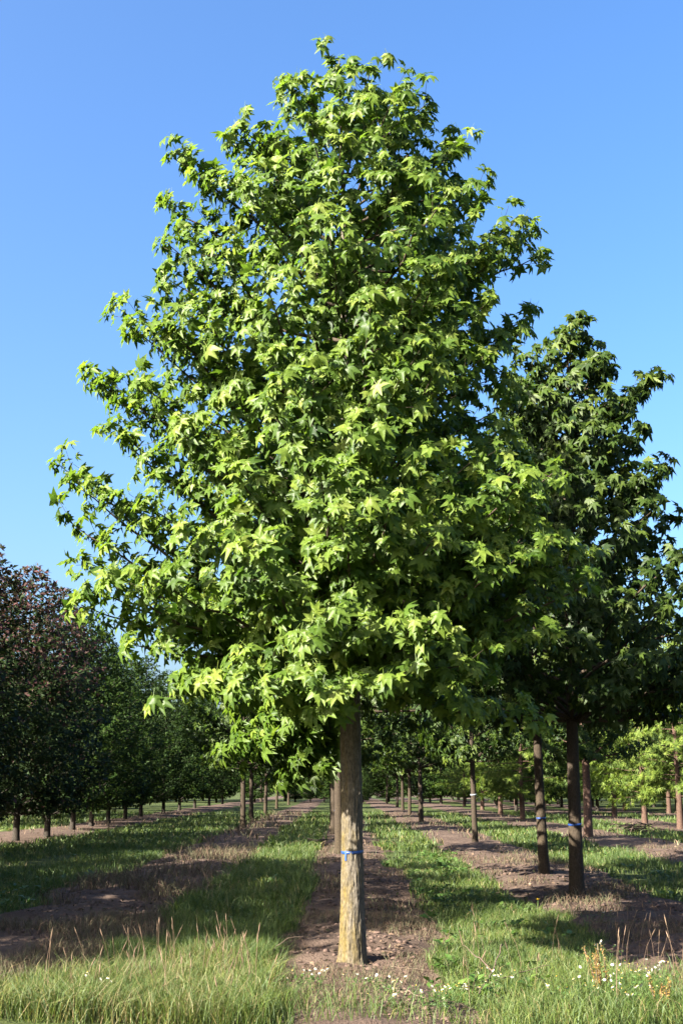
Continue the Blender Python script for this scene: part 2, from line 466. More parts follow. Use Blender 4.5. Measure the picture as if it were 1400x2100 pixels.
class Crown:
    def __init__(self, rng):
        self.rng = rng
        self.P, self.T, self.term, self.out = [], [], [], []
        self.wood = []          # one list of tubes per primary branch

    def nodes(self, P, T, term, o):
        self.P.append(P)
        self.T.append(T)
        self.term.append(term)
        self.out.append(np.tile(o, (len(P), 1)))

    def branch(self, p0, tip, r0, twig_step=0.16, twig_len=0.42, node_step=0.049, nterm=5, start=0.3, sides=5, arch=0.08, twig_sides=3, upcurl=0.25, own=0.55):
        rng = self.rng
        p0, tip = np.asarray(p0, float), np.asarray(tip, float)
        L = np.linalg.norm(tip - p0)
        d0 = (tip - p0) / L
        side = norm(np.cross(d0, UP) + 1e-6)
        p1 = p0 + d0 * L * 0.5 - UP * arch * L * 0.5 + side * rng.normal(0, 0.05) * L
        n = max(5, int(L / 0.22))
        C = bez(p0, p1, tip, n)
        C[1:-1] += rng.normal(0, 0.012, (n - 2, 3)) * min(L, 1.5)
        R = np.linspace(r0, 0.004, n)
        wood = [tube(C, R, sides)]
        seg = norm(np.gradient(C, axis=0))
        tl = np.linspace(0, 1, n)
        out = norm(np.array([d0[0], d0[1], 0.0]) + 1e-6)
        ts = np.arange(start + rng.uniform(0, 0.08), 0.985, twig_step / L)
        sgn = 1
        for t in ts:
            pt = np.array([np.interp(t, tl, C[:, k]) for k in range(3)])
            dt = norm(np.array([np.interp(t, tl, seg[:, k]) for k in range(3)]))
            sd = norm(np.cross(dt, UP) + 1e-6) * sgn
            sgn = -sgn
            roll = rng.normal(0, 0.55)
            up2 = np.cross(sd, dt) * sgn
            sd = sd * math.cos(roll) + UP * math.sin(roll)
            l = twig_len * rng.uniform(0.55, 1.15) * (1.15 - 0.55 * t) * min(1.0, 0.45 + L / 2.2)
            td = norm(dt * rng.uniform(0.5, 0.95) + sd * 0.8)
            e = pt + td * l + UP * upcurl * l
            TC = bez(pt, pt + td * l * 0.5 + UP * 0.02, e, 4)
            wood.append(tube(TC, np.linspace(max(0.0035, r0 * 0.22 * (1 - t * 0.6)), 0.002, 4), twig_sides))
            k = max(2, int(l * 0.8 / node_step))
            u = np.linspace(0.22, 1, k)
            NP = np.stack([np.interp(u, np.linspace(0, 1, 4), TC[:, q]) for q in range(3)], -1)
            tde = norm(e - pt)
            self.nodes(NP, np.tile(tde, (k, 1)), np.zeros(k), out)
            if nterm:
                self.nodes(np.tile(e, (nterm, 1)), np.tile(norm(tde + UP * 0.25), (nterm, 1)), np.ones(nterm), out)
        k = int(L * own / node_step)
        if k > 1:
            u = np.linspace(1 - own, 1, k)
            NP = np.stack([np.interp(u, tl, C[:, q]) for q in range(3)], -1)
            ND = np.stack([np.interp(u, tl, seg[:, q]) for q in range(3)], -1)
            self.nodes(NP, ND, (u > 0.9).astype(float), out)
            if nterm:
                self.nodes(np.tile(tip, (nterm + 1, 1)), np.tile(norm(seg[-1] + UP * 0.3), (nterm + 1, 1)), np.ones(nterm + 1), out)
        self.wood.append(wood)

    def leaves(self, size, pet=(0.04, 0.11), droop=0.95, uppref=0.5, outpref=0.8, tint=(0.40, 0.16), tip_gain=0.22, spread=0.3, tip_shrink=0.85):
        rng = self.rng
        P = np.concatenate(self.P)
        T = norm(np.concatenate(self.T))
        term = np.concatenate(self.term)
        out = np.concatenate(self.out)
        n = len(P)
        az = rng.uniform(0, 2 * math.pi, n)
        A = norm(np.cross(T, np.array([0.31, 0.17, 0.93])) + 1e-6)
        B = np.cross(T, A)
        r = A * np.cos(az)[:, None] + B * np.sin(az)[:, None]
        fw = np.where(term > 0, rng.uniform(0.35, 1.0, n), rng.uniform(0.2, 0.7, n))[:, None]
        pt = norm(T * fw + r * 0.8 + UP * 0.2)
        base = P + pt * rng.uniform(pet[0], pet[1], n)[:, None]
        D = norm(pt * 0.62 - UP * droop * rng.uniform(0.4, 1.3, n)[:, None] + rng.normal(0, spread * 0.8, (n, 3)))
        Np = UP * uppref + out * outpref + SUNV * 0.6 + rng.normal(0, spread, (n, 3))
        Nn = Np - D * (Np * D).sum(-1, keepdims=True)
        Nn = norm(Nn)
        X = np.cross(D, Nn)
        S = rng.uniform(size[0], size[1], n) * np.where(term > 0, rng.uniform(tip_shrink * 0.8, 1.1, n), 1.0)
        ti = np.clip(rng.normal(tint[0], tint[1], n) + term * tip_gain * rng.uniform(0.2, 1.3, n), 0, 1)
        return base, X, D, Nn, S, ti

def trunk_mesh(name, path, radii, zs, sides, mat, amp=0.006, fine=0.012, ztop_fine=3.2, seed=0, flare=0.0):
    """bark trunk with ridged relief; path(z)->(x,y); radii(z)"""
    zf = np.arange(zs[0], ztop_fine, fine)
    zc = np.arange(ztop_fine, zs[1], 0.12)
    z = np.concatenate([zf, zc, [zs[1]]])
    th = np.linspace(0, 2 * math.pi, sides, endpoint=False)
    Z, TH = np.meshgrid(z, th, indexing='ij')
    R = radii(Z)
    cx, cy = path(Z)
    ct, st = np.cos(TH), np.sin(TH)
    rr = np.maximum(R, 0.05) / 0.1
    q = vnoise(ct * 5.5 * rr + 2, st * 5.5 * rr, Z * 7.0, seed)
    wob = vnoise(ct * 2, st * 2, Z * 6.0, seed + 3) * 0.5
    ridge = 1 - np.abs(vnoise(ct * 7.5 * rr + wob, st * 7.5 * rr + wob, Z * 6.5, seed + 1)) * 2.0
    ridge2 = 1 - np.abs(vnoise(ct * 15 * rr + wob, st * 15 * rr, Z * 22.0, seed + 2)) * 2.0
    disp = amp * (0.65 * ridge + 0.35 * ridge2 + 0.4 * q) * sstep(0.02, 0.09, R)
    low = np.exp(-np.maximum(Z, 0) / 0.10)
    disp = disp + flare * low * (0.5 + 0.8 * vnoise(ct * 1.7, st * 1.7, 0, seed + 9))
    R = R + disp
    V = np.stack([cx + R * ct, cy + R * st, Z], -1).reshape(-1, 3)
    n = len(z)
    i = np.arange(n - 1)[:, None] * sides
    j = np.arange(sides)[None, :]
    j2 = (j + 1) % sides
    F = np.stack([i + j, i + j2, i + sides + j2, i + sides + j], -1).reshape(-1, 4)
    return mesh_np(name, V, F, [mat], smooth=True)

STAR = [star_leaf(True, 0.35, 0.07, 1), star_leaf(True, 0.85, 0.10, 2), star_leaf(True, 0.10, 0.04, 3), star_leaf(True, 0.6, 0.02, 8), star_leaf(True, -0.15, 0.12, 9)]
STAR_LO = [star_leaf(False, 0.35, 0.08, 4, False), star_leaf(False, 0.8, 0.1, 5, False)]
OVAL = [oval_leaf()]
SPRAY = [spray_leaf()]

NEAR = []        # (empty, leaf arrays, templates, material, base location)

def finish_near_tree(root, cr, arr, tpls, pick, leaf_mat, twig_mat, loc):
    for wd in cr.wood:
        V, F = merge(wd)
        link('branch', mesh_np('branch', V, F, [twig_mat], smooth=True), root)
    NEAR.append((root, arr, tpls, pick, leaf_mat, np.array(loc, float)))

# ---- the tall sweetgum at the front -------------------------------------------------
MAIN = (0.10, 10.95)
mz = float(gz(*MAIN))
rng = np.random.default_rng(11)
main_tree = thing('sweetgum_tree', 'tall bright green star-leaved tree in front with yellow lichen on its trunk', 'tree', (MAIN[0], MAIN[1], mz))
rz_ = np.array([-0.2, 0, 0.12, 0.35, 0.7, 1.0, 2.3, 2.9, 3.3, 4.5, 6.0, 7.5, 8.7, 9.65])
rr_ = np.array([0.135, 0.122, 0.117, 0.110, 0.101, 0.0945, 0.090, 0.085, 0.072, 0.058, 0.043, 0.028, 0.014, 0.004])
wx = lambda z: -0.012 * z + 0.015 * np.sin(z * 1.1)
wy = lambda z: 0.02 * np.sin(z * 0.8 + 1)
link('trunk', trunk_mesh('sweetgum_trunk', lambda Z: (wx(Z), wy(Z)), lambda Z: np.interp(Z, rz_, rr_), (-0.15, 9.5), 104, M_BARK, 0.0105, 0.012, 3.3, 3, 0.034), main_tree)

TIPS = [(0.0, 11, 9.63), (-0.32, 10.9, 9.44), (0.33, 10.8, 9.21), (-0.71, 10.7, 8.87), (0.67, 10.9, 9.04), (-1.13, 10.4, 8.38), (-1.71, 10.9, 8.75), (0.93, 10.6, 8.51), (-1.83, 10.6, 8.19), (1.18, 10.8, 8.34), (1.61, 10.9, 8.05), (-2.0, 11, 7.87), (2.04, 10.8, 7.36), (2.23, 11.2, 7.37), (-1.82, 10.3, 7.07), (-1.87, 10.7, 6.86), (-2.41, 10.7, 6.56), (2.15, 11.3, 6.72), (1.95, 11, 6.37), (-2.13, 10.2, 6.12), (-2.66, 10.8, 5.82), (-2.61, 11.2, 5.84), (-2.36, 10.4, 5.13), (-2.92, 10.8, 4.88), (-2.65, 10.3, 4.56), (-2.76, 10.7, 4.28), (-2.49, 10.2, 3.78), (-2.32, 9.8, 3.43), (-2.47, 10.2, 3.37), (-1.86, 9.7, 2.94), (-1.45, 9.6, 2.59), (0.18, 9.3, 6.49), (-0.67, 9.2, 6.05), (-0.21, 9.6, 7.05), (-0.25, 8.9, 5.23), (-0.66, 8.9, 4.93), (0.16, 8.8, 4.51), (-0.18, 8.6, 4.24), (-0.64, 8.5, 3.53), (-0.04, 8.5, 3.85), (-1.1, 8.8, 3.72), (-1.61, 9.1, 3.42), (-2.02, 9.3, 3.42), (-0.19, 8.6, 2.97), (0.6, 8.8, 3.01), (0.67, 9.0, 2.84), (-0.04, 8.7, 2.46), (0.39, 8.9, 2.54), (-0.98, 9.0, 2.59), (-0.65, 8.9, 2.52), (-1.34, 9.4, 2.53), (-0.2, 9.2, 2.31), (0.8, 8.9, 3.75), (0.99, 9.2, 4.07), (1.57, 9.6, 4.5), (1.66, 9.6, 4.18), (1.02, 9.8, 6.44), (1.46, 10.2, 6.96), (0.77, 9.6, 6.25), (1.8, 9.8, 4.05), (2.14, 10.0, 3.78), (2.37, 10.6, 3.72), (1.06, 9.4, 2.73), (1.71, 10.2, 2.35), (1.17, 9.7, 2.31), (0.61, 9.0, 4.44), (1.9, 9.7, 3.85), (2.25, 10.0, 3.5), (1.6, 9.3, 4.35), (1.35, 9.2, 3.5), (2.05, 10.0, 4.6), (1.9, 9.9, 3.1), (-1.66, 9.6, 5.86), (-1.33, 9.4, 5.96), (-1.43, 9.2, 4.73), (-1.9, 9.8, 5.36), (-1.19, 9.6, 6.64), (0.57, 9.8, 7.53), (-0.67, 9.8, 7.53), (0.0, 10.3, 8.4), (0.39, 8.7, 3.94), (-0.93, 8.9, 4.29), (0.87, 9.4, 5.39), (1.38, 9.9, 5.69), (0.34, 9.2, 5.68)]
cr = Crown(rng)
PZ = [2.3, 2.7, 3.1, 4.1, 5.1, 5.9, 6.7, 7.3, 8.0, 8.5, 9.1, 9.6]
PL = [1.2, 1.8, 2.25, 2.7, 2.8, 2.6, 2.4, 2.0, 1.85, 1.75, 0.8, 0.1]
PR = [1.0, 1.4, 1.6, 2.0, 1.9, 1.9, 1.95, 2.0, 1.6, 1.15, 0.7, 0.1]
PF = [1.2, 1.7, 2.1, 2.4, 2.3, 2.2, 2.0, 1.8, 1.5, 1.2, 0.6, 0.1]
for (x, y, z) in TIPS:
    tip = np.array([x - MAIN[0], y - MAIN[1], z - mz])
    tip[2] -= 0.14 + (0.40 if z > 8.6 else 0.0)
    tip[:2] *= 0.97
    h = math.hypot(tip[0], tip[1])
    za = min(max(2.45 + 0.25 * rng.random(), tip[2] - h * rng.uniform(0.45, 0.75)), tip[2] - 0.12)
    if z < 3.0:
        za = rng.uniform(2.72, 2.98)
    if tip[2] > 8.3:
        za = tip[2] - max(0.35, h * 0.9)
    p0 = np.array([wx(za), wy(za), za])
    cr.branch(p0, tip, (0.008 + 0.011 * min(h, 2.4)) * (0.62 if z < 2.9 else 1.0), own=0.5)
k = 0
for z in np.arange(2.75, 9.1, 0.054):
    az = k * 2.39996 + rng.normal(0, 0.2)
    k += 1
    dx, dy = math.cos(az), math.sin(az)
    zt = z
    r = (np.interp(zt, PZ, PR) if dx > 0 else np.interp(zt, PZ, PL)) * dx * dx + np.interp(zt, PZ, PF) * dy * dy
    r = r * rng.uniform(0.68, 0.9)
    rise = r * rng.uniform(0.25, 0.7)
    za = max(2.5, z - rise)
    tip = np.array([dx * r, dy * r, z])
    cr.branch((wx(za), wy(za), za), tip, 0.006 + 0.010 * r, start=0.34)
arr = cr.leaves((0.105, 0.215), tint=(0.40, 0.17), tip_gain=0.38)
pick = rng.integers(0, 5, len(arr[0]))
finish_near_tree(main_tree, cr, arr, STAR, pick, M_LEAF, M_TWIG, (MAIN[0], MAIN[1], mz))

# ---- generic sweetgum crown ----------------------------------------------------------
def sweetgum_crown(rng, zb, zt, rad_pts, nb, lean=(0, 0), **kw):
    """rad_pts: list of (relative height, radius)"""
    c = Crown(rng)
    hs = np.array([a for a, b in rad_pts])
    rs = np.array([b for a, b in rad_pts])
    for k in range(nb):
        f = (k + rng.uniform(0, 1)) / nb
        z = zb + (zt - zb) * f
        az = k * 2.39996 + rng.normal(0, 0.25)
        r = np.interp(f, hs, rs) * rng.uniform(0.66, 1.06)
        za = max(zb - 0.1, z - r * rng.uniform(0.35, 0.75))
        c.branch((lean[0] * za, lean[1] * za, za), (lean[0] * z + math.cos(az) * r, lean[1] * z + math.sin(az) * r, z), 0.006 + 0.011 * r, **kw)
    c.branch((lean[0] * zt, lean[1] * zt, zt - 0.6), (lean[0] * zt + 0.05, lean[1] * zt, zt), 0.012, **kw)
    return c

def near_sweetgum(label, loc, zb, zt, rad_pts, nb, seed, r_base, lean=(0, 0), extra=(), group=None, name='sweetgum_tree', leafmat=None, size=(0.16, 0.27), dens=0.155):
    rg = np.random.default_rng(seed)
    z0 = float(gz(*loc))
    root = thing(name, label, 'tree', (loc[0], loc[1], z0), 0, group)
    rzz = np.array([-0.2, 0, 0.15, 0.5, 1.0, zb, (zb + zt) / 2, zt])
    rr0 = np.array([1.4, 1.3, 1.17, 1.06, 1.0, 0.86, 0.5, 0.05]) * r_base
    px = lambda z: lean[0] * z + 0.02 * np.sin(z * 0.9 + seed)
    py = lambda z: lean[1] * z + 0.02 * np.cos(z * 0.8 + seed)
    link('trunk', trunk_mesh('near_trunk', lambda Z: (px(Z), py(Z)), lambda Z: np.interp(Z, rzz, rr0), (-0.15, zt - 0.05), 40, M_BARK2, 0.005, 0.03, 3.5, seed, 0.015), root)
    c = sweetgum_crown(rg, zb, zt, rad_pts, nb, lean, twig_step=dens, twig_len=0.46, node_step=0.075, nterm=4)
    for tip, za in extra:
        c.branch((px(za), py(za), za), np.array(tip, float), 0.006 + 0.01 * math.hypot(tip[0], tip[1]), twig_step=0.13, node_step=0.06, nterm=5)
    a = c.leaves(size, tint=(0.34, 0.16), tip_gain=0.28)
    pk = rg.integers(0, 2, len(a[0]))
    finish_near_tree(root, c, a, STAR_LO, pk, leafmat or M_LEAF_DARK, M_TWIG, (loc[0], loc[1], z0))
    return root

NARROW = [(0, 2.4), (0.12, 2.65), (0.3, 2.4), (0.5, 1.8), (0.7, 1.25), (0.88, 0.75), (1, 0.15)]
near_sweetgum('dark star-leaved tree right of the tall bright one, blue tape on its shaded trunk', (3.56, 17.97), 2.7, 9.2, NARROW, 112, 21, 0.098, (0.034, 0),
              extra=[((1.5, -0.4, 8.1), 6.9), ((1.75, -0.2, 8.25), 7.0), ((0.45, -0.5, 9.1), 8.4), ((0.75, -0.5, 8.5), 7.6), ((1.35, -0.5, 7.2), 6.2), ((2.2, -0.7, 3.6), 2.9), ((2.5, 0.2, 3.3), 2.8), ((1.3, -1.3, 6.3), 5.3), ((-0.4, -1.2, 7.6), 6.5), ((0.5, -1.4, 6.9), 5.8), ((-1.35, -0.6, 6.9), 5.9), ((-1.0, -0.7, 7.8), 6.8), ((-0.5, -0.5, 8.5), 7.6), ((-1.5, -0.3, 6.1), 5.2)])
near_sweetgum('slim dark-trunked tree just behind the taped right-hand tree', (3.74, 21.72), 2.9, 9.2, NARROW, 88, 22, 0.086, (-0.003, 0))
near_sweetgum('star-leaved tree hidden behind the tall one, low sunlit branches drooping at its left', (0.17, 15.0), 2.9, 9.2, NARROW, 92, 23, 0.082, leafmat=M_LEAF,
              extra=[((-1.4, -0.3, 1.75), 2.7), ((-1.15, -0.6, 2.0), 2.8), ((-0.85, -0.5, 1.7), 2.7), ((-1.45, -0.1, 2.2), 2.9), ((-0.65, -0.7, 2.0), 2.7), ((-1.55, 0.1, 2.5), 3.1), ((-1.0, -0.4, 2.4), 2.9), ((-0.5, -0.6, 1.62), 2.6), ((-1.0, -0.9, 2.6), 3.0), ((-0.6, -0.2, 1.85), 2.7), ((-0.75, -0.9, 2.3), 2.8),
                     ((-1.25, -0.8, 2.75), 3.0), ((-0.45, -0.9, 2.6), 2.9), ((-0.55, -0.5, 1.75), 2.6), ((-1.6, -0.5, 1.95), 2.8), ((-1.0, -0.2, 1.66), 2.7), ((-1.2, 0.1, 2.05), 2.8), ((-0.8, 0.3, 2.2), 2.8), ((-1.75, -0.3, 2.75), 3.1)])
near_sweetgum('dark star-leaved tree second in line, wholly behind the tall front tree', (0.20, 19.3), 2.9, 9.3, NARROW, 64, 24, 0.085)

# which leaves show largest from the photograph's viewpoint: those become parts of their own
def project(P):
    q = P - np.array([0, 0, CAM_H])
    dep = q[:, 1] * math.cos(PITCH) + q[:, 2] * math.sin(PITCH)
    v = -q[:, 1] * math.sin(PITCH) + q[:, 2] * math.cos(PITCH)
    f = 2300
    return 700 + q[:, 0] / dep * f, 1050 - v / dep * f, dep

allP = np.concatenate([a[0] + b + 0.3 * a[4][:, None] * a[2] for (_, a, _, _, _, b) in NEAR])
allS = np.concatenate([a[4] for (_, a, _, _, _, b) in NEAR])
allN = np.concatenate([a[3] for (_, a, _, _, _, b) in NEAR])
own = np.concatenate([np.full(len(x[1][0]), i) for i, x in enumerate(NEAR)])
px_, py_, dep = project(allP)
cell = 9
CW, CH = 1400 // cell + 3, 2100 // cell + 3
zb = np.full((CH, CW), 1e9)
ci, cj = (py_ // cell).astype(int) + 1, (px_ // cell).astype(int) + 1
ok = (ci > 0) & (ci < CH - 1) & (cj > 0) & (cj < CW - 1)
for di in (-1, 0, 1):
    for dj in (-1, 0, 1):
        np.minimum.at(zb, (ci[ok] + di, cj[ok] + dj), dep[ok])
vis = np.zeros(len(allP), bool)
vis[ok] = dep[ok] <= zb[ci[ok], cj[ok]] + 0.12
view = norm(np.array([0, 0, CAM_H]) - allP)
facing = np.abs((view * allN).sum(-1))
score = np.where(vis, allS / dep * (0.35 + 0.65 * facing), 0)

LEAF_MESH = {}
def leaf_mesh(tpls, key, ti, level, mat):
    k = (key, ti, level, mat.name)
    if k not in LEAF_MESH:
        V, F = tpls[ti]
        LEAF_MESH[k] = mesh_np('leaf', V, F, [mat], {'tint': np.full(len(V), level / 9.0)})
    return LEAF_MESH[k]

for i, (root, a, tpls, pick, lmat, loc) in enumerate(NEAR):
    P, X, D, Nn, S, tint = a
    sc_ = score[own == i]
    order = np.argsort(-sc_)[:300]
    order = order[sc_[order] > 0]
    rest = np.ones(len(P), bool)
    rest[order] = False
    key = 'hi' if tpls is STAR else 'lo'
    for q in order:
        o = link('leaf', leaf_mesh(tpls, key, int(pick[q]), int(round(tint[q] * 9)), lmat), root)
        s = S[q]
        o.matrix_basis = Matrix(((X[q][0] * s, D[q][0] * s, Nn[q][0] * s, P[q][0]), (X[q][1] * s, D[q][1] * s, Nn[q][1] * s, P[q][1]),
                                 (X[q][2] * s, D[q][2] * s, Nn[q][2] * s, P[q][2]), (0, 0, 0, 1)))
    V, F, T = instance_leaves(tpls, P[rest], X[rest], D[rest], Nn[rest], S[rest], tint[rest], pick[rest])
    link('foliage', mesh_np('foliage', V, F, [lmat], {'tint': T}), root, 'stuff')
    print('near tree', i, len(P), 'leaves', len(F), 'tris')

# ------------------------------------------------------------------ farther trees: a few prototypes, copied
ORD = ['first', 'second', 'third', 'fourth', 'fifth', 'sixth', 'seventh', 'eighth', 'ninth', 'tenth', 'eleventh', 'twelfth', 'thirteenth', 'fourteenth', 'fifteenth', 'sixteenth', 'seventeenth', 'eighteenth', 'nineteenth', 'twentieth', 'twenty-first', 'twenty-second']

def far_mesh(kind, seed):
    """(trunk mesh, crown mesh) for a tree of one kind, true size"""
    rg = np.random.default_rng(seed)
    if kind in ('gum', 'redgum'):
        zt, zb_, rb = 9.3, 2.7, 0.105
        c = sweetgum_crown(rg, zb_, zt, NARROW, 84, twig_step=0.18, twig_len=0.5, node_step=0.09, nterm=4, sides=4)
        a = c.leaves((0.20, 0.32), tint=(0.35, 0.17), tip_gain=0.28)
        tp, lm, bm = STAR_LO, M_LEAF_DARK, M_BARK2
        if kind == 'redgum':
            bm, rb = M_REDBARK, 0.14
    elif kind in ('purple', 'horn'):
        zt, zb_, rb = 9.3, 0.9, 0.105
        prof = [(0, 1.5), (0.12, 2.2), (0.35, 2.35), (0.6, 2.0), (0.82, 1.3), (0.95, 0.6), (1, 0.2)]
        c = sweetgum_crown(rg, zb_, zt, prof, 125, twig_step=0.17, twig_len=0.6, node_step=0.055, nterm=5, sides=4, start=0.2)
        a = list(c.leaves((0.15, 0.24), pet=(0.01, 0.06), droop=0.25, uppref=0.7, outpref=0.75, tint=(0.32, 0.14), tip_gain=0.12))
        if kind == 'purple':
            term = np.concatenate(c.term)
            zz = a[0][:, 2]
            pr = np.clip((zz - 4.0) / 4.2, 0.03, 0.85) * (0.35 + 0.65 * term)
            m = rg.uniform(0, 1, len(zz)) < pr
            a[5] = np.where(m, rg.uniform(0.72, 1.0, len(zz)), a[5])
        tp, lm, bm = OVAL, (M_PURPLE if kind == 'purple' else M_HORN), M_DARKBARK
    else:
        zt, zb_, rb = 10.2, 1.05, 0.125
        prof = [(0, 2.3), (0.15, 2.8), (0.4, 2.1), (0.7, 1.05), (0.9, 0.45), (1, 0.1)]
        c = Crown(rg)
        for k in range(110):
            f = (k + rg.uniform(0, 1)) / 110
            z = zb_ + (zt - zb_) * f
            az = k * 2.39996 + rg.normal(0, 0.3)
            r = np.interp(f, [q[0] for q in prof], [q[1] for q in prof]) * rg.uniform(0.5, 1.1)
            c.branch((0, 0, z + 0.05 * r), (math.cos(az) * r, math.sin(az) * r, z + r * rg.uniform(-0.1, 0.35)), 0.006 + 0.009 * r, twig_step=0.17, twig_len=0.6, node_step=0.05, nterm=3, sides=4, upcurl=-0.25, arch=-0.1)
        a = c.leaves((0.20, 0.36), pet=(0.0, 0.02), droop=0.35, uppref=0.9, outpref=0.7, tint=(0.45, 0.2), tip_gain=0.2, spread=0.4)
        tp, lm, bm = SPRAY, M_REDWOOD, M_REDBARK
    a = tuple(a)
    pk = rg.integers(0, len(tp), len(a[0]))
    V, F, T = instance_leaves(tp, *a[:5], a[5], pk)
    crown = mesh_np('crown_' + kind, V, F, [lm], {'tint': T})
    limbs = merge([t for wd in c.wood for t in wd[:1 if kind != 'purple' else 1]])
    zz = np.concatenate([np.arange(-0.15, 3.0, 0.10), np.linspace(3.0, zt - 0.1, 16)])
    rr0 = np.interp(zz, [-0.2, 0, 0.15, 0.6, 1.2, zb_ + 1, zt], np.array([1.35, 1.28, 1.15, 1.04, 1.0, 0.82, 0.06]) * rb)
    sides = 18
    wob = 0.025
    Pth = np.stack([wob * np.sin(zz * 0.9 + seed), wob * np.cos(zz * 0.7 + seed), zz], -1)
    TV, TF = tube(Pth, rr0, sides)
    ang = np.arctan2(TV[:, 1], TV[:, 0])
    k_ = 1 + 0.07 * vnoise(np.cos(ang) * 3, np.sin(ang) * 3, TV[:, 2] * 2.5, seed)
    TV[:, :2] *= k_[:, None]
    V2, F2 = merge([(TV, TF), limbs])
    trunk = mesh_np('trunk_' + kind, V2, F2, [bm], smooth=True)
    print('far', kind, len(F), 'crown tris')
    return trunk, crown

PROTO = {}
def far_tree(kind, name, label, cat, x, y, h, seed, rz, group, slim=1.0, trunk_k=1.0):
    key = (kind, seed)
    if key not in PROTO:
        PROTO[key] = far_mesh(kind, 40 + 7 * seed + len(kind))
    tr, crn = PROTO[key]
    root = thing(name, label, cat, (x, y, float(gz(x, y))), rz, group)
    nat = {'gum': 9.3, 'redgum': 9.3, 'purple': 9.3, 'horn': 9.3, 'red': 10.2}[kind]
    root.scale = (h / nat * slim, h / nat * slim, h / nat)
    link('trunk', tr, root)
    link('crown', crn, root)
    return root

rr = random.Random(5)
# right sweetgum row, going back
gr = 'sweetgum trees in the row right of the middle'
for i, (x, y, h) in enumerate([(3.9, 34.3, 8.2), (3.76, 55.3, 9.0), (4.19, 62.0, 9.2), (4.15, 71.0, 9), (4.3, 82, 9), (4.6, 96, 9), (4.4, 112, 9)]):
    lab = ['leaning thin-trunked tree with pale tape, standing alone in sun on the bare soil', 'lit pale trunk behind the lone pale-taped tree', 'dark trunk second behind the lone pale-taped tree'][i] if i < 3 else f'far dark-crowned tree, {ORD[i]} behind the blue-taped pair in the right row'
    far_tree('gum', 'sweetgum_tree', lab, 'tree', x, y, h, i % 2, rr.uniform(0, 6), gr, 0.85 if i == 0 else 1.0)
# main row behind the tall tree
gr = 'sweetgum trees in line behind the tall one'
for i, (x, y, h) in enumerate([(-0.06, 27.9, 9.2), (-0.30, 41, 9), (-0.42, 50, 9), (-0.5, 61, 9.2), (-0.6, 74, 9), (-0.7, 90, 9), (-0.6, 110, 9)]):
    lab = 'tree with blue tape peeking out left of the tall tree\'s trunk' if i == 0 else f'dark tree, {ORD[i]} in line behind the one peeking past the tall tree\'s trunk'
    far_tree('gum', 'sweetgum_tree', lab, 'tree', x, y, h, i % 2, rr.uniform(0, 6), gr)
# left sweetgum row
gr = 'sweetgum trees in the row left of the grass lane'
for i, (x, y, h) in enumerate([(-3.93, 46.3, 9), (-4.5, 58, 9), (-4.7, 72, 9), (-5.0, 90, 9), (-5.0, 110, 9)]):
    far_tree('gum', 'sweetgum_tree', f'shaded drooping tree, {ORD[i]} from the front in the row left of the lane', 'tree', x, y, h, i % 2, rr.uniform(0, 6), gr)
# dense dark row at the left, from beside the camera to the far end
gr = 'dense dark trees in the left row'
yrow = [(-9.5, 7.3, 7.9), (-9.5, 10.0, 8.0), (-9.4, 12.7, 8.0), (-9.6, 15.4, 8.0), (-9.5, 18.0, 7.6), (-9.7, 21.8, 4.8), (-10.0, 26.0, 8.0), (-9.9, 28.2, 7.9), (-10.0, 31.6, 8.0),  # short sixth tree is unseen, added to shade the lane below a sunlit gap
        (-9.83, 35.2, 8.3), (-9.68, 38.3, 8.2), (-10.1, 43.7, 8.3), (-10.2, 47.4, 8.0), (-10.5, 52.4, 7.8), (-10.8, 58, 8.2), (-11.2, 65, 8.8), (-11.2, 73, 8.8), (-11.3, 81, 9), (-11.4, 90, 9), (-11.4, 100, 9), (-11.5, 112, 9)]
for i, (x, y, h) in enumerate(yrow):
    purple = i < 11
    lab = (f'dense dark tree with purple-red tips, {ORD[i]} in the left row counted from the camera' if purple else f'dense dark green tree, {ORD[i]} in the left row counted from the camera')
    far_tree('purple' if purple else 'horn', 'ironwood_tree' if purple else 'hornbeam_tree', lab, 'tree', x, y, h, i % 2, rr.uniform(0, 6), gr, 1.5 if h < 6 else (1.2 if y < 19 else 1.0))  # unseen near trees widened so their shadows close up
gr = 'dark trees in the second row at the left edge'
for i, (x, y, h) in enumerate([(-14.1, 6.8, 7.6), (-13.9, 10.6, 7.6), (-14.2, 14.4, 7.8), (-14.0, 18.0, 7.4), (-14.1, 21.5, 7.4), (-16.9, 47, 8.5), (-17.0, 52, 8.7), (-17.2, 57, 8.8), (-17.0, 62, 8.6), (-17.4, 67, 8.6), (-17.2, 73, 8.8), (-17.6, 80, 8.8), (-17.8, 88, 9), (-17.6, 97, 9)]):  # first five stand out of view, added to shade the left lanes
    far_tree('horn', 'hornbeam_tree', f'dark green tree beyond the left row, {ORD[i]} from the front of its row', 'tree', x, y, h, i % 2, rr.uniform(0, 6), gr)
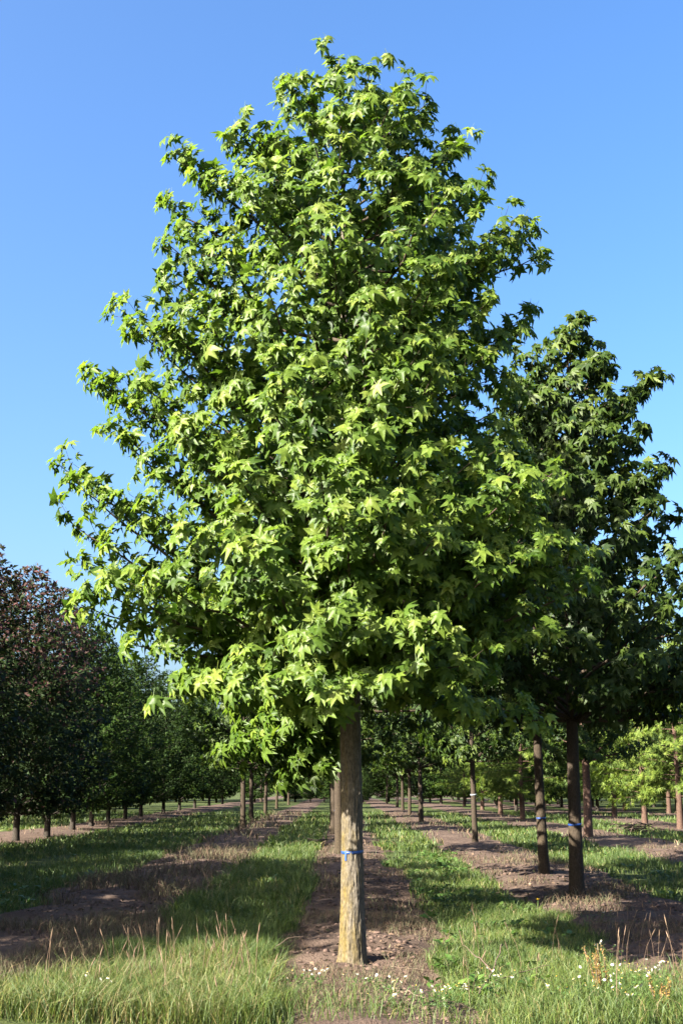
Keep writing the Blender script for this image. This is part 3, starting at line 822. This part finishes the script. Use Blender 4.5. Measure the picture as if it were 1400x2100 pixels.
# redwoods at the right
gr = 'feathery redwoods on the right'
for i, (x, y, h) in enumerate([(8.16, 38.6, 8.8), (9.0, 57.8, 9.5), (9.56, 70, 10), (10.2, 84, 10), (10.6, 100, 10)]):
    lab = 'redwood with sunlit reddish trunk just right of the blue-taped trees' if i == 0 else f'light green redwood, {ORD[i]} from the front in the row behind the sunlit reddish trunk'
    far_tree('red' if i else 'redgum', 'redwood_tree' if i else 'reddish_trunk_tree', lab if i else 'leafy tree with sunlit reddish trunk just right of the blue-taped trees', 'tree', x, y, h, i % 2, rr.uniform(0, 6), gr if i else None)
for i, (x, y, h) in enumerate([(13.47, 46.3, 9.6), (12.9, 49.6, 9.6), (14.6, 62.3, 10.4), (14.9, 73, 10), (15, 86, 10), (15, 100, 10)]):
    far_tree('red', 'redwood_tree', f'feathery light green redwood near the right edge, {ORD[i]} from the front of its row', 'tree', x, y, h, (i + 1) % 2, rr.uniform(0, 6), gr)
for i, (x, y, h) in enumerate([(20, 62, 10.5), (20.3, 72, 10.2), (20.5, 84, 10.4), (21, 97, 10)]):
    far_tree('red', 'redwood_tree', f'pale feathery redwood in the farthest right row, {ORD[i]} from the front', 'tree', x, y, h, i % 2, rr.uniform(0, 6), gr)
gr = 'dark leafy trees between the redwood rows'
for i, (x, y, h) in enumerate([(11.4, 68, 9), (11.9, 79, 9.5), (12.3, 92, 9.5), (17.6, 80, 9.5), (18, 95, 10), (7.0, 118, 9)]):
    far_tree('horn', 'leafy_tree', f'dark leafy tree {ORD[i]} nearest among the redwoods far back on the right', 'tree', x, y, h, i % 2, rr.uniform(0, 6), gr)
gr = 'dark trees in the outermost left and right rows'
for i, (x, y, h) in enumerate([(-23, 62, 9), (-23.4, 69, 9.2), (-23.2, 76, 9), (-23.5, 84, 9.2), (-23.8, 93, 9.3), (-24, 103, 9.3), (-29.5, 74, 9), (-29.8, 82, 9.2), (-30, 91, 9.4), (-30.4, 101, 9.2), (-36, 84, 9), (-36.4, 95, 9.2), (-36.8, 106, 9.2)]):
    far_tree('horn', 'hornbeam_tree', f'dark green tree in the outermost rows far left, {ORD[i]} from the front', 'tree', x, y, h, i % 2, rr.uniform(0, 6), gr, 1.25)
for i, (x, y, h) in enumerate([(25.5, 76, 9), (25.8, 83, 9.2), (26, 90, 9.4), (26.4, 98, 9.2), (26.8, 107, 9.3), (33, 108, 9.5), (32.5, 92, 9.2), (33, 100, 9.4), (14.8, 112, 9.4), (20.5, 110, 9.6), (9.8, 114, 9.2), (39, 104, 9.5)]):
    far_tree('horn', 'hornbeam_tree', f'dark green tree in the outermost rows far right, {ORD[i]} from the front', 'tree', x, y, h, i % 2, rr.uniform(0, 6), gr, 1.25)
# woodland closing the rows
gr = 'distant woodland trees closing the rows'
for i in range(34):
    x = -48 + i * 3.2 + rr.uniform(-1, 1)
    y = 132 + (i % 3) * 9 + rr.uniform(-3, 3)
    if -6.5 < x < 0.3:
        y = 165
    far_tree('horn' if i % 3 else 'gum', 'woodland_tree', 'distant dark tree in the band of woodland closing the rows', 'tree', x, y, rr.uniform(10, 13), i % 2, rr.uniform(0, 6), gr, 1.15)
for i, (x, y, h, lab) in enumerate([(-3.2, 120, 4.2, 'sunlit round shrub at the far end of the left grass lane'), (-1.9, 128, 4.8, 'sunlit shrub at the far end beside the soil path'), (2.2, 118, 3.6, 'pale green shrub at the far end of the right grass lane')]):
    far_tree('horn', 'shrub', lab, 'shrub', x, y, h, i % 2, rr.uniform(0, 6), None, 1.3)

gr = 'low bushes under the distant woodland'
for i in range(26):
    x = -46 + i * 4.0 + rr.uniform(-1, 1)
    y = 127 + rr.uniform(-2, 3)
    if -4.5 < x < 0.5:
        y = 158
    far_tree('horn', 'bush', 'distant low bush under the band of woodland closing the rows', 'bush', x, y, rr.uniform(4.2, 6.0), i % 2, rr.uniform(0, 6), gr, 2.0)

# ------------------------------------------------------------------ tape on the trunks
def tape(label, x, y, z, r, mat, hgt=0.022, tail=True):
    n = 40
    th = np.linspace(0, 2 * math.pi, n, endpoint=False)
    rows = []
    for dz, dr in ((-hgt / 2, -0.004), (-hgt / 2, 0.0025), (hgt / 2, 0.0025), (hgt / 2, -0.004)):
        R = r + dr + 0.002 * np.sin(th * 5)
        rows.append(np.stack([R * np.cos(th), R * np.sin(th), dz + 0.006 * np.sin(th + 1)], -1))
    V = np.concatenate(rows)
    i = np.arange(3)[:, None] * n
    j = np.arange(n)[None, :]
    F = np.stack([i + j, i + (j + 1) % n, i + n + (j + 1) % n, i + n + j], -1).reshape(-1, 4)
    if tail:
        a = rad(-125)
        k = len(V)
        c, s = math.cos(a), math.sin(a)
        R = r + 0.004
        tv = []
        for dz, off in ((0.012, 0.0), (-0.03, 0.006), (-0.075, 0.003)):
            for wv in (-0.009, 0.009):
                tv.append((c * (R + off) - s * wv, s * (R + off) + c * wv, dz))
        V = np.concatenate([V, np.array(tv)])
        F = np.concatenate([F, np.array([(k, k + 1, k + 3, k + 2), (k + 2, k + 3, k + 5, k + 4)])])
    return thing('marking_tape', label, 'tape', (x, y, z), 0, None, mesh_np('marking_tape', V, F, [mat], smooth=True))

tape('bright blue plastic tape tied round the tall front tree\'s trunk', MAIN[0] + float(wx(1.0)), MAIN[1] + float(wy(1.0)), mz + 1.0, 0.1025, M_BLUE, 0.024)
for (x, y, z, r, ln, sd, lab) in [(3.56, 17.97, 1.02, 0.1015, 0.034, 21, 'blue tape on the thicker shaded trunk at the right'), (3.74, 21.72, 1.0, 0.089, -0.003, 22, 'blue tape on the slimmer dark trunk beside the thicker one')]:
    tape(lab, x + ln * z + 0.02 * math.sin(z * 0.9 + sd), y + 0.02 * math.cos(z * 0.8 + sd), float(gz(x, y)) + z, r, M_BLUE, 0.03, False)
tape('pale tape on the thin leaning trunk standing in sun', 3.9 + 0.01, 34.3, float(gz(3.9, 34.3)) + 1.35, 0.095, M_WHITE, 0.04, False)
tape('pale tape on the lit trunk far back in the right row', 3.77, 55.3, float(gz(3.76, 55.3)) + 1.3, 0.112, M_WHITE, 0.045, False)
tape('blue tape on the trunk peeking out behind the tall tree', -0.06, 27.9, float(gz(-0.06, 27.9)) + 1.0, 0.112, M_BLUE, 0.03, False)

# ------------------------------------------------------------------ grass and ground cover
def blades(x, y, h, wd, lean, tint, rg, curl=0.5):
    n = len(x)
    z = gz(x, y) - 0.01
    az = rg.uniform(0, 2 * math.pi, n)
    fa = rg.uniform(0, 2 * math.pi, n)
    d = np.stack([np.cos(az), np.sin(az), np.zeros(n)], -1)
    s = np.stack([np.cos(fa), np.sin(fa), np.zeros(n)], -1) * (wd / 2)[:, None]
    b = np.stack([x, y, z], -1)
    l = (h * lean)[:, None]
    mid = b + d * l * 0.35 + UP * (h * 0.58)[:, None]
    tip = b + d * l * (1 + curl * 0.3) + UP * (h * (1 - 0.25 * lean))[:, None]
    V = np.stack([b - s, b + s, mid - s * 0.8, mid + s * 0.8, tip], 1).reshape(-1, 3)
    o = (np.arange(n) * 5)[:, None, None]
    F = (np.array([(0, 1, 3), (0, 3, 2), (2, 3, 4)])[None] + o).reshape(-1, 3)
    return V, F, np.repeat(tint, 5)

def scatter(rg, n, y0, y1, dens_fn, power=1.0, margin=2.0):
    """random ground points inside the view wedge, kept with probability dens_fn"""
    u = rg.uniform(0, 1, n)
    y = y0 + (y1 - y0) * u ** power
    hw = 0.34 * y + margin
    x = rg.uniform(-1, 1, n) * hw
    keep = rg.uniform(0, 1, n) < dens_fn(x, y)
    return x[keep], y[keep]

rg = np.random.default_rng(77)
patch = lambda x, y, s=0: np.clip(0.62 + 0.55 * vnoise(x * 0.9, y * 0.7, 0, 31 + s) + 0.35 * vnoise(x * 3, y * 2.4, 0, 32 + s), 0.05, 1)
lane = lambda x, y: np.clip(1 - 1.15 * soil_mask(x, y), 0.0, 1)

def join_blades(lst):
    Vs, Fs, Ts, o = [], [], [], 0
    for V, F, T in lst:
        Vs.append(V); Fs.append(F + o); Ts.append(T); o += len(V)
    return np.concatenate(Vs), np.concatenate(Fs), np.concatenate(Ts)

sets = []
# near lanes
for (n, y0, y1, hs, ws, pw) in [(270000, 8.3, 15.0, (0.07, 0.17), (0.004, 0.007), 0.9), (185000, 15.0, 30.0, (0.08, 0.18), (0.008, 0.014), 1.2), (125000, 30.0, 75.0, (0.10, 0.22), (0.02, 0.04), 1.5)]:
    x, y = scatter(rg, n, y0, y1, lambda x, y: lane(x, y) * patch(x, y), pw)
    k = len(x)
    pv = patch(x, y, 9)
    h = rg.uniform(*hs, k) * (0.6 + 0.7 * pv)
    h = h * np.where((x < -0.4) & (x > -2.4), 1.35, 1.0)
    wd = rg.uniform(*ws, k)
    dry = rg.uniform(0, 1, k) < 0.10 * (1.3 - pv)
    ti = np.clip(rg.normal(0.42, 0.14, k) + 0.2 * (0.5 - pv), 0, 0.75)
    ti = np.where(dry, rg.uniform(0.8, 1.0, k), ti)
    sets.append(blades(x, y, h, wd, rg.uniform(0.15, 0.9, k), ti, rg))
V, F, T = join_blades(sets)
o = link('grass', mesh_np('grass', V, F, [M_GRASS], {'tint': T}), None, 'stuff')
o['label'] = 'short green grass covering the lanes between the tree rows'
o['category'] = 'grass'

# tall foreground grass at the left corner and along the bottom edge
def tall_d(x, y):
    l = sstep(0.2, -0.25, x + 0.55 + 0.25 * vnoise(x * 2, y * 2, 0, 51)) * (0.15 + 0.85 * sstep(-2.7, -1.5, x)) * np.clip(0.75 + 0.6 * vnoise(x * 2.6, y * 2.2, 0, 57), 0.2, 1) * sstep(0.35, -0.25, y - 10.9 + 1.7 * sstep(-1.1, -2.9, x) + 0.35 * vnoise(x * 1.7, y, 0, 52))
    b = sstep(0.3, -0.5, y - 8.95 + 0.3 * vnoise(x * 2, y, 0, 53)) * np.where((x > -0.35) & (x < 1.1), 0.10, 0.45)
    r = sstep(1.1, 1.5, x) * sstep(0.5, -0.5, y - 10.3) * 0.28
    return np.clip(np.maximum(np.maximum(l, b), r), 0, 1)
sets = []
x, y = scatter(rg, 155000, 8.2, 11.6, tall_d)
k = len(x)
pv = patch(x, y, 4)
left = x < -0.5
h = rg.uniform(0.14, 0.36, k) * (0.75 + 0.4 * pv) * np.where(left, 1.0, 0.6)
ti = np.clip(rg.normal(0.45, 0.16, k) + 0.25 * (0.6 - pv), 0, 0.78)
ti = np.where(rg.uniform(0, 1, k) < 0.10 + 0.22 * sstep(-0.4, -1.4, x), rg.uniform(0.78, 1.0, k), ti)
sets.append(blades(x, y, h, rg.uniform(0.0035, 0.0065, k), rg.uniform(0.15, 1.15, k), ti, rg))
V, F, T = join_blades(sets)
o = link('tall_grass', mesh_np('tall_grass', V, F, [M_GRASS], {'tint': T}), None, 'stuff')
o['label'] = 'tall yellowing grass in the sunlit near left corner'
o['category'] = 'grass'

# flowering grass stems with seed heads
def seed_stems(x, y, h, rg, head=(0.05, 0.10)):
    n = len(x)
    Vs, Fs, Ts, o = [], [], [], 0
    for q in range(n):
        az = rg.uniform(0, 6.28)
        d = np.array([math.cos(az), math.sin(az), 0])
        b = np.array([x[q], y[q], float(gz(x[q], y[q]))])
        top = b + d * h[q] * rg.uniform(0.05, 0.3) + UP * h[q]
        C = bez(b, b + UP * h[q] * 0.6, top, 4)
        V, F = tube(C, [0.0022, 0.002, 0.0016, 0.0012], 3)
        ti = rg.uniform(0.35, 1.0)
        Vs.append(V); Fs.append(F + o); Ts.append(np.full(len(V), ti)); o += len(V)
        hl = rg.uniform(*head)
        dd = norm(top - C[2])
        HP = np.stack([top + dd * hl * s for s in (-0.15, 0.2, 0.6, 1.0)])
        V, F = tube(HP, np.array([0.0015, 0.0042, 0.0036, 0.0008]) * rg.uniform(0.6, 1.3), 4)
        Vs.append(V); Fs.append(F + o); Ts.append(np.full(len(V), rg.uniform(0.4, 1.0))); o += len(V)
    return np.concatenate(Vs), np.concatenate(Fs), np.concatenate(Ts)
x, y = scatter(rg, 1300, 8.6, 11.6, lambda x, y: tall_d(x, y) * (x < -0.5) * 0.75)
x2, y2 = scatter(rg, 1300, 8.6, 12.2, lambda x, y: 0.10 * (x > 0.9) * lane(x, y) + 0.5 * (x > 2.6))
x, y = np.concatenate([x, x2]), np.concatenate([y, y2])
V, F, T = seed_stems(x, y, rg.uniform(0.18, 0.5, len(x)), rg)
o = link('seed_heads', mesh_np('seed_heads', V, F, [M_STRAW], {'tint': T}, smooth=True), None, 'stuff')
o['label'] = 'tan seed heads standing above the near grass'
o['category'] = 'grass'

# dry grass: on the soil strips
sets = []
def dry_d(x, y):
    s = soil_mask(x, y)
    cl = np.clip(vnoise(x * 1.5, y * 0.9, 0, 61) * 1.3 + 0.15, 0, 1)
    edge = np.where((x < -1.9) & (x > -5.0), 1.6, 0.0) * s
    rightn = np.where((x > 2.5) & (x < 5.2), 0.8, 0.0) * s
    mid = np.where((x > -0.7) & (x < 1.2), 0.9, 0.0) * s
    return np.clip((edge + rightn + mid + 0.6 * s) * cl, 0, 1)
for (n, y0, y1, hs, ws) in [(100000, 8.4, 15, (0.04, 0.16), (0.003, 0.006)), (75000, 15, 32, (0.08, 0.24), (0.006, 0.012)), (26000, 32, 75, (0.1, 0.3), (0.02, 0.035))]:
    x, y = scatter(rg, n, y0, y1, dry_d)
    k = len(x)
    h = rg.uniform(*hs, k) * np.where((x < -1.8) & (x > -5.0), 1.4, 0.8)
    sets.append(blades(x, y, h, rg.uniform(*ws, k), rg.uniform(0.3, 1.3, k), np.clip(rg.normal(0.5, 0.22, k), 0, 1), rg))
V, F, T = join_blades(sets)
o = link('dry_grass', mesh_np('dry_grass', V, F, [M_STRAW], {'tint': T}), None, 'stuff')
o['label'] = 'dead brown grass tufts along the bare soil strips'
o['category'] = 'dry grass'

# litter on the soil
x, y = scatter(rg, 68000, 8.4, 32, lambda x, y: soil_mask(x, y) * np.clip(0.4 + 0.6 * vnoise(x * 2, y * 2, 0, 71), 0, 1), 1.1)
k = len(x)
D = norm(np.stack([rg.normal(0, 1, k), rg.normal(0, 1, k), rg.normal(0, 0.25, k)], -1))
Nn = UP + rg.normal(0, 0.45, (k, 3))
Nn = norm(Nn - D * (Nn * D).sum(-1, keepdims=True))
X = np.cross(D, Nn)
V, F, T = instance_leaves(OVAL, np.stack([x, y, gz(x, y) + 0.008], -1), X, D, Nn, rg.uniform(0.02, 0.055, k) * (1 + y / 40), np.clip(rg.normal(0.42, 0.25, k), 0, 1), np.zeros(k, int))
o = link('leaf_litter', mesh_np('leaf_litter', V, F, [M_STRAW], {'tint': T}), None, 'stuff')
o['label'] = 'small dead leaves and chips lying on the soil strips'
o['category'] = 'litter'

# clods of earth
OCT_V = np.array([(1, 0, 0), (-1, 0, 0), (0, 1, 0), (0, -1, 0), (0, 0, 1), (0, 0, -0.5), (0.6, 0.6, 0.5), (-0.6, 0.55, 0.5), (-0.6, -0.6, 0.45), (0.6, -0.6, 0.5)], float)
OCT_F = np.array([(0, 6, 4), (6, 2, 4), (2, 7, 4), (7, 1, 4), (1, 8, 4), (8, 3, 4), (3, 9, 4), (9, 0, 4), (0, 2, 6), (2, 1, 7), (1, 3, 8), (3, 0, 9)])
x, y = scatter(rg, 21000, 8.4, 28, lambda x, y: (soil_mask(x, y) > 0.6) * np.clip(0.35 + 0.9 * vnoise(x * 1.6, y * 1.9, 0, 75), 0.03, 1), 1.2)
k = len(x)
az = rg.uniform(0, 6.28, k)
D = np.stack([np.cos(az), np.sin(az), rg.normal(0, 0.3, k)], -1)
D = norm(D)
Nn = norm(np.cross(np.cross(D, UP), D))
S = (0.006 + 0.03 * rg.uniform(0, 1, k) ** 3.0) * (1 + y / 35)
V, F, T = instance_leaves([(OCT_V * np.array([1.0, 0.75, 0.6]), OCT_F)], np.stack([x, y, gz(x, y) + 0.002], -1), np.cross(D, Nn), D, Nn, S, np.zeros(k), np.zeros(k, int))
M_CLOD = plain('earth_clod', (0.0875, 0.0583, 0.0467), 0.95, 0.1)
o = link('soil_clods', mesh_np('soil_clods', V, F, [M_CLOD]), None, 'stuff')
o['label'] = 'small clods of earth strewn over the bare strips'
o['category'] = 'clods'

# broad-leaved weeds in the lanes
def weed_set(x, y, smin, smax, rg):
    n = len(x)
    m = 7
    P = np.repeat(np.stack([x, y, gz(x, y) + 0.015], -1), m, 0)
    P[:, 2] += rg.uniform(0, 0.07, n * m)
    P[:, :2] += rg.normal(0, 0.02, (n * m, 2))
    az = rg.uniform(0, 6.28, n * m)
    D = norm(np.stack([np.cos(az), np.sin(az), rg.uniform(0.1, 0.9, n * m)], -1))
    Nn = UP + rg.normal(0, 0.25, (n * m, 3))
    Nn = norm(Nn - D * (Nn * D).sum(-1, keepdims=True))
    S = np.repeat(rg.uniform(smin, smax, n), m) * rg.uniform(0.6, 1.1, n * m)
    return instance_leaves(OVAL, P, np.cross(D, Nn), D, Nn, S, np.clip(rg.normal(0.5, 0.2, n * m), 0, 1), np.zeros(n * m, int))
x, y = scatter(rg, 4300, 8.8, 30, lambda x, y: lane(x, y) * np.clip(vnoise(x * 0.8, y * 0.6, 0, 81) + np.where((x > 0.9) & (x < 2.8) & (y > 12), 0.45, 0.0), 0, 1), 1.0)
V, F, T = weed_set(x, y, 0.07, 0.15, rg)
o = link('weeds', mesh_np('weeds', V, F, [M_WEED], {'tint': T}), None, 'stuff')
o['label'] = 'broad-leaved green weeds growing among the lane grass'
o['category'] = 'weeds'

# ------------------------------------------------------------------ flowers
def daisy_mesh():
    V, F, mi = [], [], []
    for q in range(11):
        a = q * 2 * math.pi / 11
        c, s = math.cos(a), math.sin(a)
        k = len(V)
        for r, wv, z in ((0.25, 0.10, 0.0), (0.65, 0.17, -0.06), (1.0, 0.07, -0.22)):
            V += [(c * r - s * wv, s * r + c * wv, z), (c * r + s * wv, s * r - c * wv, z)]
        F += [(k, k + 1, k + 3, k + 2), (k + 2, k + 3, k + 5, k + 4)]
        mi += [0, 0]
    for lv, (r, z) in enumerate(((0.38, 0.02), (0.34, 0.18), (0.18, 0.32))):
        for q in range(8):
            a = q * math.pi / 4
            V.append((r * math.cos(a), r * math.sin(a), z))
    k0 = 66
    for lv in range(2):
        for q in range(8):
            F.append((k0 + lv * 8 + q, k0 + lv * 8 + (q + 1) % 8, k0 + lv * 8 + 8 + (q + 1) % 8, k0 + lv * 8 + 8 + q))
            mi.append(1)
    for q in (0, 2, 4):
        F.append((k0 + 16 + q, k0 + 16 + q + 1, k0 + 16 + (q + 2), k0 + 16 + (q + 3) % 8))
        mi.append(1)
    return mesh_np('flower_head', np.array(V), np.array(F), [M_PETAL, M_YELLOW], midx=mi)
DAISY = daisy_mesh()

def chamomile(label, x, y, n, spread, hgt, rg, size=0.013):
    z0 = float(gz(x, y))
    root = thing('chamomile', label, 'wildflower', (x, y, z0), 0, 'white chamomile clumps in the near grass')
    tubes = []
    for q in range(n):
        dx, dy = rg.normal(0, spread, 2)
        h = hgt * rg.uniform(0.7, 1.15)
        e = np.array([dx, dy * 0.8, h])
        C = bez(np.array([dx * 0.6, dy * 0.5, -0.02]), np.array([dx * 0.8, dy * 0.6, h * 0.6]), e, 4)
        tubes.append(tube(C, [0.002, 0.0018, 0.0015, 0.0012], 3))
        f = link('flower_head', DAISY, root)
        f.location = e
        f.rotation_euler = (rg.normal(0, 0.5) + 0.35, rg.normal(0, 0.4) - 0.2, rg.uniform(0, 6))
        s = size * rg.uniform(0.75, 1.2)
        f.scale = (s, s, s)
    V, F = merge(tubes)
    link('stems', mesh_np('stems', V, F, [M_STEM]), root, 'stuff')
    nl = n * 14
    P = np.stack([rg.normal(0, spread * 0.9, nl), rg.normal(0, spread * 0.7, nl), rg.uniform(0.0, hgt * 0.75, nl)], -1)
    D = norm(rg.normal(0, 1, (nl, 3)) + UP * 0.6)
    Nn = UP + rg.normal(0, 0.5, (nl, 3))
    Nn = norm(Nn - D * (Nn * D).sum(-1, keepdims=True))
    V, F, T = instance_leaves(SPRAY, P, np.cross(D, Nn), D, Nn, rg.uniform(0.02, 0.045, nl), np.clip(rg.normal(0.5, 0.2, nl), 0, 1), np.zeros(nl, int))
    link('feathery_leaves', mesh_np('feathery_leaves', V, F, [M_WEED], {'tint': T}), root, 'stuff')
    return root

for (lab, x, y, n, sp, h) in [
    ('white chamomile at the right edge of the tall left grass', -0.27, 9.55, 13, 0.10, 0.16),
    ('thin chamomile straggling over bare soil in front of the tall trunk', 0.10, 9.55, 4, 0.07, 0.12),
    ('row of chamomile heads beside the dark stick on bare soil', 0.33, 9.35, 10, 0.10, 0.12),
    ('dense white chamomile at the bottom edge right of the bare soil', 0.72, 8.85, 18, 0.11, 0.14),
    ('pair of chamomile stems at the bottom edge under the tall trunk', 0.32, 8.75, 5, 0.08, 0.12),
    ('chamomile growing round the foot of the forked dead branch', 1.22, 9.65, 11, 0.12, 0.16),
    ('small chamomile where the bare soil meets the right grass', 0.98, 9.25, 6, 0.08, 0.13),
    ('single tall chamomile in grass right of the forked branch', 1.52, 8.95, 3, 0.05, 0.15),
    ('chamomile left of the rust-brown dock stalks', 1.76, 8.95, 11, 0.10, 0.18),
    ('big bushy chamomile right of the rust-brown dock stalks', 2.22, 9.15, 26, 0.13, 0.24),
    ('low chamomile in front of the bushy one, near the bottom right', 2.14, 8.75, 14, 0.13, 0.16),
    ('chamomile close to the right edge of the grass', 2.55, 9.45, 9, 0.10, 0.22),
    ('white chamomile by the shaded soil behind the dock stalks', 2.45, 11.2, 7, 0.10, 0.2),
    ('white chamomile at the edge of dark soil below the taped trees', 3.05, 14.2, 6, 0.10, 0.15),
    ('few chamomile heads deep in the tall left grass', -1.75, 8.75, 5, 0.10, 0.22),
]:
    chamomile(lab, x, y, n, sp, h, rg)

def dandelion(label, x, y, h):
    z0 = float(gz(x, y))
    root = thing('dandelion', label, 'wildflower', (x, y, z0))
    V, F = tube(bez(np.array([0, 0, -0.02]), np.array([0.01, 0, h * 0.6]), np.array([0.02, 0, h]), 5), [0.004, 0.004, 0.0035, 0.003, 0.003], 5)
    link('stem', mesh_np('stem', V, F, [M_STEM]), root)
    nl = 40
    az = rg.uniform(0, 6.28, nl)
    el = rg.uniform(0.1, 1.3, nl)
    D = np.stack([np.cos(az) * np.cos(el), np.sin(az) * np.cos(el), np.sin(el)], -1)
    Nn = norm(np.cross(D, np.cross(UP + 0.01, D)) + 1e-6)
    V, F, T = instance_leaves(OVAL, np.tile(np.array([[0.02, 0, h]]), (nl, 1)), np.cross(D, Nn), D, Nn, rg.uniform(0.02, 0.034, nl), np.full(nl, .5), np.zeros(nl, int))
    link('flower_head', mesh_np('dandelion_head', V, F, [M_YELLOW]), root)
dandelion('yellow dandelion-like flower beside the dark soil in the right grass lane', 2.52, 15.3, 0.2)

def dock(label, x, y, h, n, rg):
    z0 = float(gz(x, y))
    root = thing('dock_plant', label, 'wild plant', (x, y, z0))
    for q in range(n):
        dx, dy = rg.normal(0, 0.05, 2)
        hh = h * rg.uniform(0.65, 1.05)
        e = np.array([dx + rg.normal(0, 0.04), dy, hh])
        C = bez(np.array([dx * 0.3, dy * 0.3, -0.02]), np.array([dx, dy, hh * 0.5]), e, 7)
        V, F = tube(C, np.linspace(0.005, 0.002, 7), 4)
        link('stalk', mesh_np('stalk', V, F, [M_DEADWOOD]), root)
        nl = 150
        u = rg.uniform(0.25, 1.0, nl)
        P = np.stack([np.interp(u, np.linspace(0, 1, 7), C[:, k]) for k in range(3)], -1)
        D = norm(rg.normal(0, 1, (nl, 3)) + UP * 0.3)
        P = P + D * 0.006
        Nn = UP + rg.normal(0, 0.6, (nl, 3))
        Nn = norm(Nn - D * (Nn * D).sum(-1, keepdims=True))
        V, F, T = instance_leaves(OVAL, P, np.cross(D, Nn), D, Nn, rg.uniform(0.010, 0.020, nl), np.clip(rg.normal(0.5, 0.25, nl), 0, 1), np.zeros(nl, int))
        s = link('seeds', mesh_np('seeds', V, F, [M_RUST], {'tint': T}), root)
dock('rust-brown dock with upright seed stalks in the right-hand grass', 2.0, 9.25, 0.42, 6, rg)
dock('paler rust-brown dock low at the bottom right corner', 2.33, 8.7, 0.26, 4, rg)

# ------------------------------------------------------------------ fallen wood
def stick(label, pts, r, forks=(), name='fallen_branch', lift=0.012):
    pts = [np.array([p[0], p[1], float(gz(p[0], p[1])) + (p[2] if len(p) > 2 else 0) + lift]) for p in pts]
    base = pts[0].copy()
    def dense(P):
        P = np.array(P)
        u = np.linspace(0, 1, len(P))
        v = np.linspace(0, 1, 4 * len(P))
        Q = np.stack([np.interp(v, u, P[:, k]) for k in range(3)], -1)
        Q[1:-1] += rg.normal(0, r * 0.5, (len(Q) - 2, 3))
        return Q
    Q = dense(pts)
    parts = [tube(Q - base, np.linspace(r, r * 0.4, len(Q)), 6)]
    for t, (ex, ey, ez) in forks:
        s = Q[int(t * (len(Q) - 1))]
        e = np.array([ex, ey, float(gz(ex, ey)) + ez])
        W = dense([s, (s + e) / 2 + np.array([0, 0, 0.01]), e])
        parts.append(tube(W - base, np.linspace(r * 0.6, r * 0.2, len(W)), 5))
    V, F = merge(parts)
    return thing(name, label, 'fallen branch', tuple(base), 0, None, mesh_np(name, V, F, [M_DEADWOOD], smooth=True))

stick('forked dead branch lying in the grass at the soil\'s right edge', [(1.08, 9.55), (1.18, 9.85, 0.05), (1.32, 10.3, 0.10), (1.42, 10.6, 0.22)], 0.012,
      [(0.15, (0.95, 9.75, 0.03)), (0.3, (1.75, 10.1, 0.12)), (0.55, (1.1, 10.8, 0.2))])
stick('dark stick lying on bare soil among chamomile', [(0.28, 9.55), (0.5, 9.25), (0.66, 9.0)], 0.011)
stick('thin twig on bare soil right of the tall trunk', [(0.45, 10.75), (0.75, 10.6), (1.05, 10.7)], 0.007)
stick('long pale stick on the soil left behind the tall trunk', [(-0.72, 24.2), (-0.35, 24.9), (0.0, 25.6)], 0.028)
stick('pale branch lying before the blue-taped right trunks', [(2.9, 17.3), (3.3, 17.4), (3.55, 17.55)], 0.018, [(0.5, (3.2, 17.9, 0.03))])
stick('long branch on dark soil left of the blue-taped trunks', [(2.4, 18.4), (2.9, 18.7), (3.2, 18.9)], 0.018)
stick('curved dry stalk arching over the shadow edge left of the tall trunk', [(-0.68, 11.3), (-0.62, 11.35, 0.12), (-0.5, 11.3, 0.2), (-0.36, 11.3, 0.2)], 0.004, name='dry_stalk')

def brush_pile(label, x, y, n, sp, hgt):
    z0 = float(gz(x, y))
    parts = []
    for q in range(n):
        a = rg.uniform(0, math.pi)
        l = rg.uniform(0.4, 1.2) * sp
        c = np.array([rg.normal(0, sp * 0.45), rg.normal(0, sp * 0.4), rg.uniform(0.02, hgt)])
        d = np.array([math.cos(a), math.sin(a), rg.normal(0, 0.2)]) * l / 2
        parts.append(tube(bez(c - d, c + np.array([0, 0, 0.06]), c + d, 4), np.linspace(0.018, 0.008, 4), 4))
    V, F = merge(parts)
    return thing('brush_pile', label, 'brush pile', (x, y, z0), 0, None, mesh_np('brush_pile', V, F, [M_DEADWOOD]))
brush_pile('low heap of cut brown twigs on soil right of the reddish trunk', 10.6, 42.5, 60, 0.8, 0.3)
brush_pile('heap of twigs on the soil path left behind the tall trunk', -0.75, 32.5, 40, 0.45, 0.15)
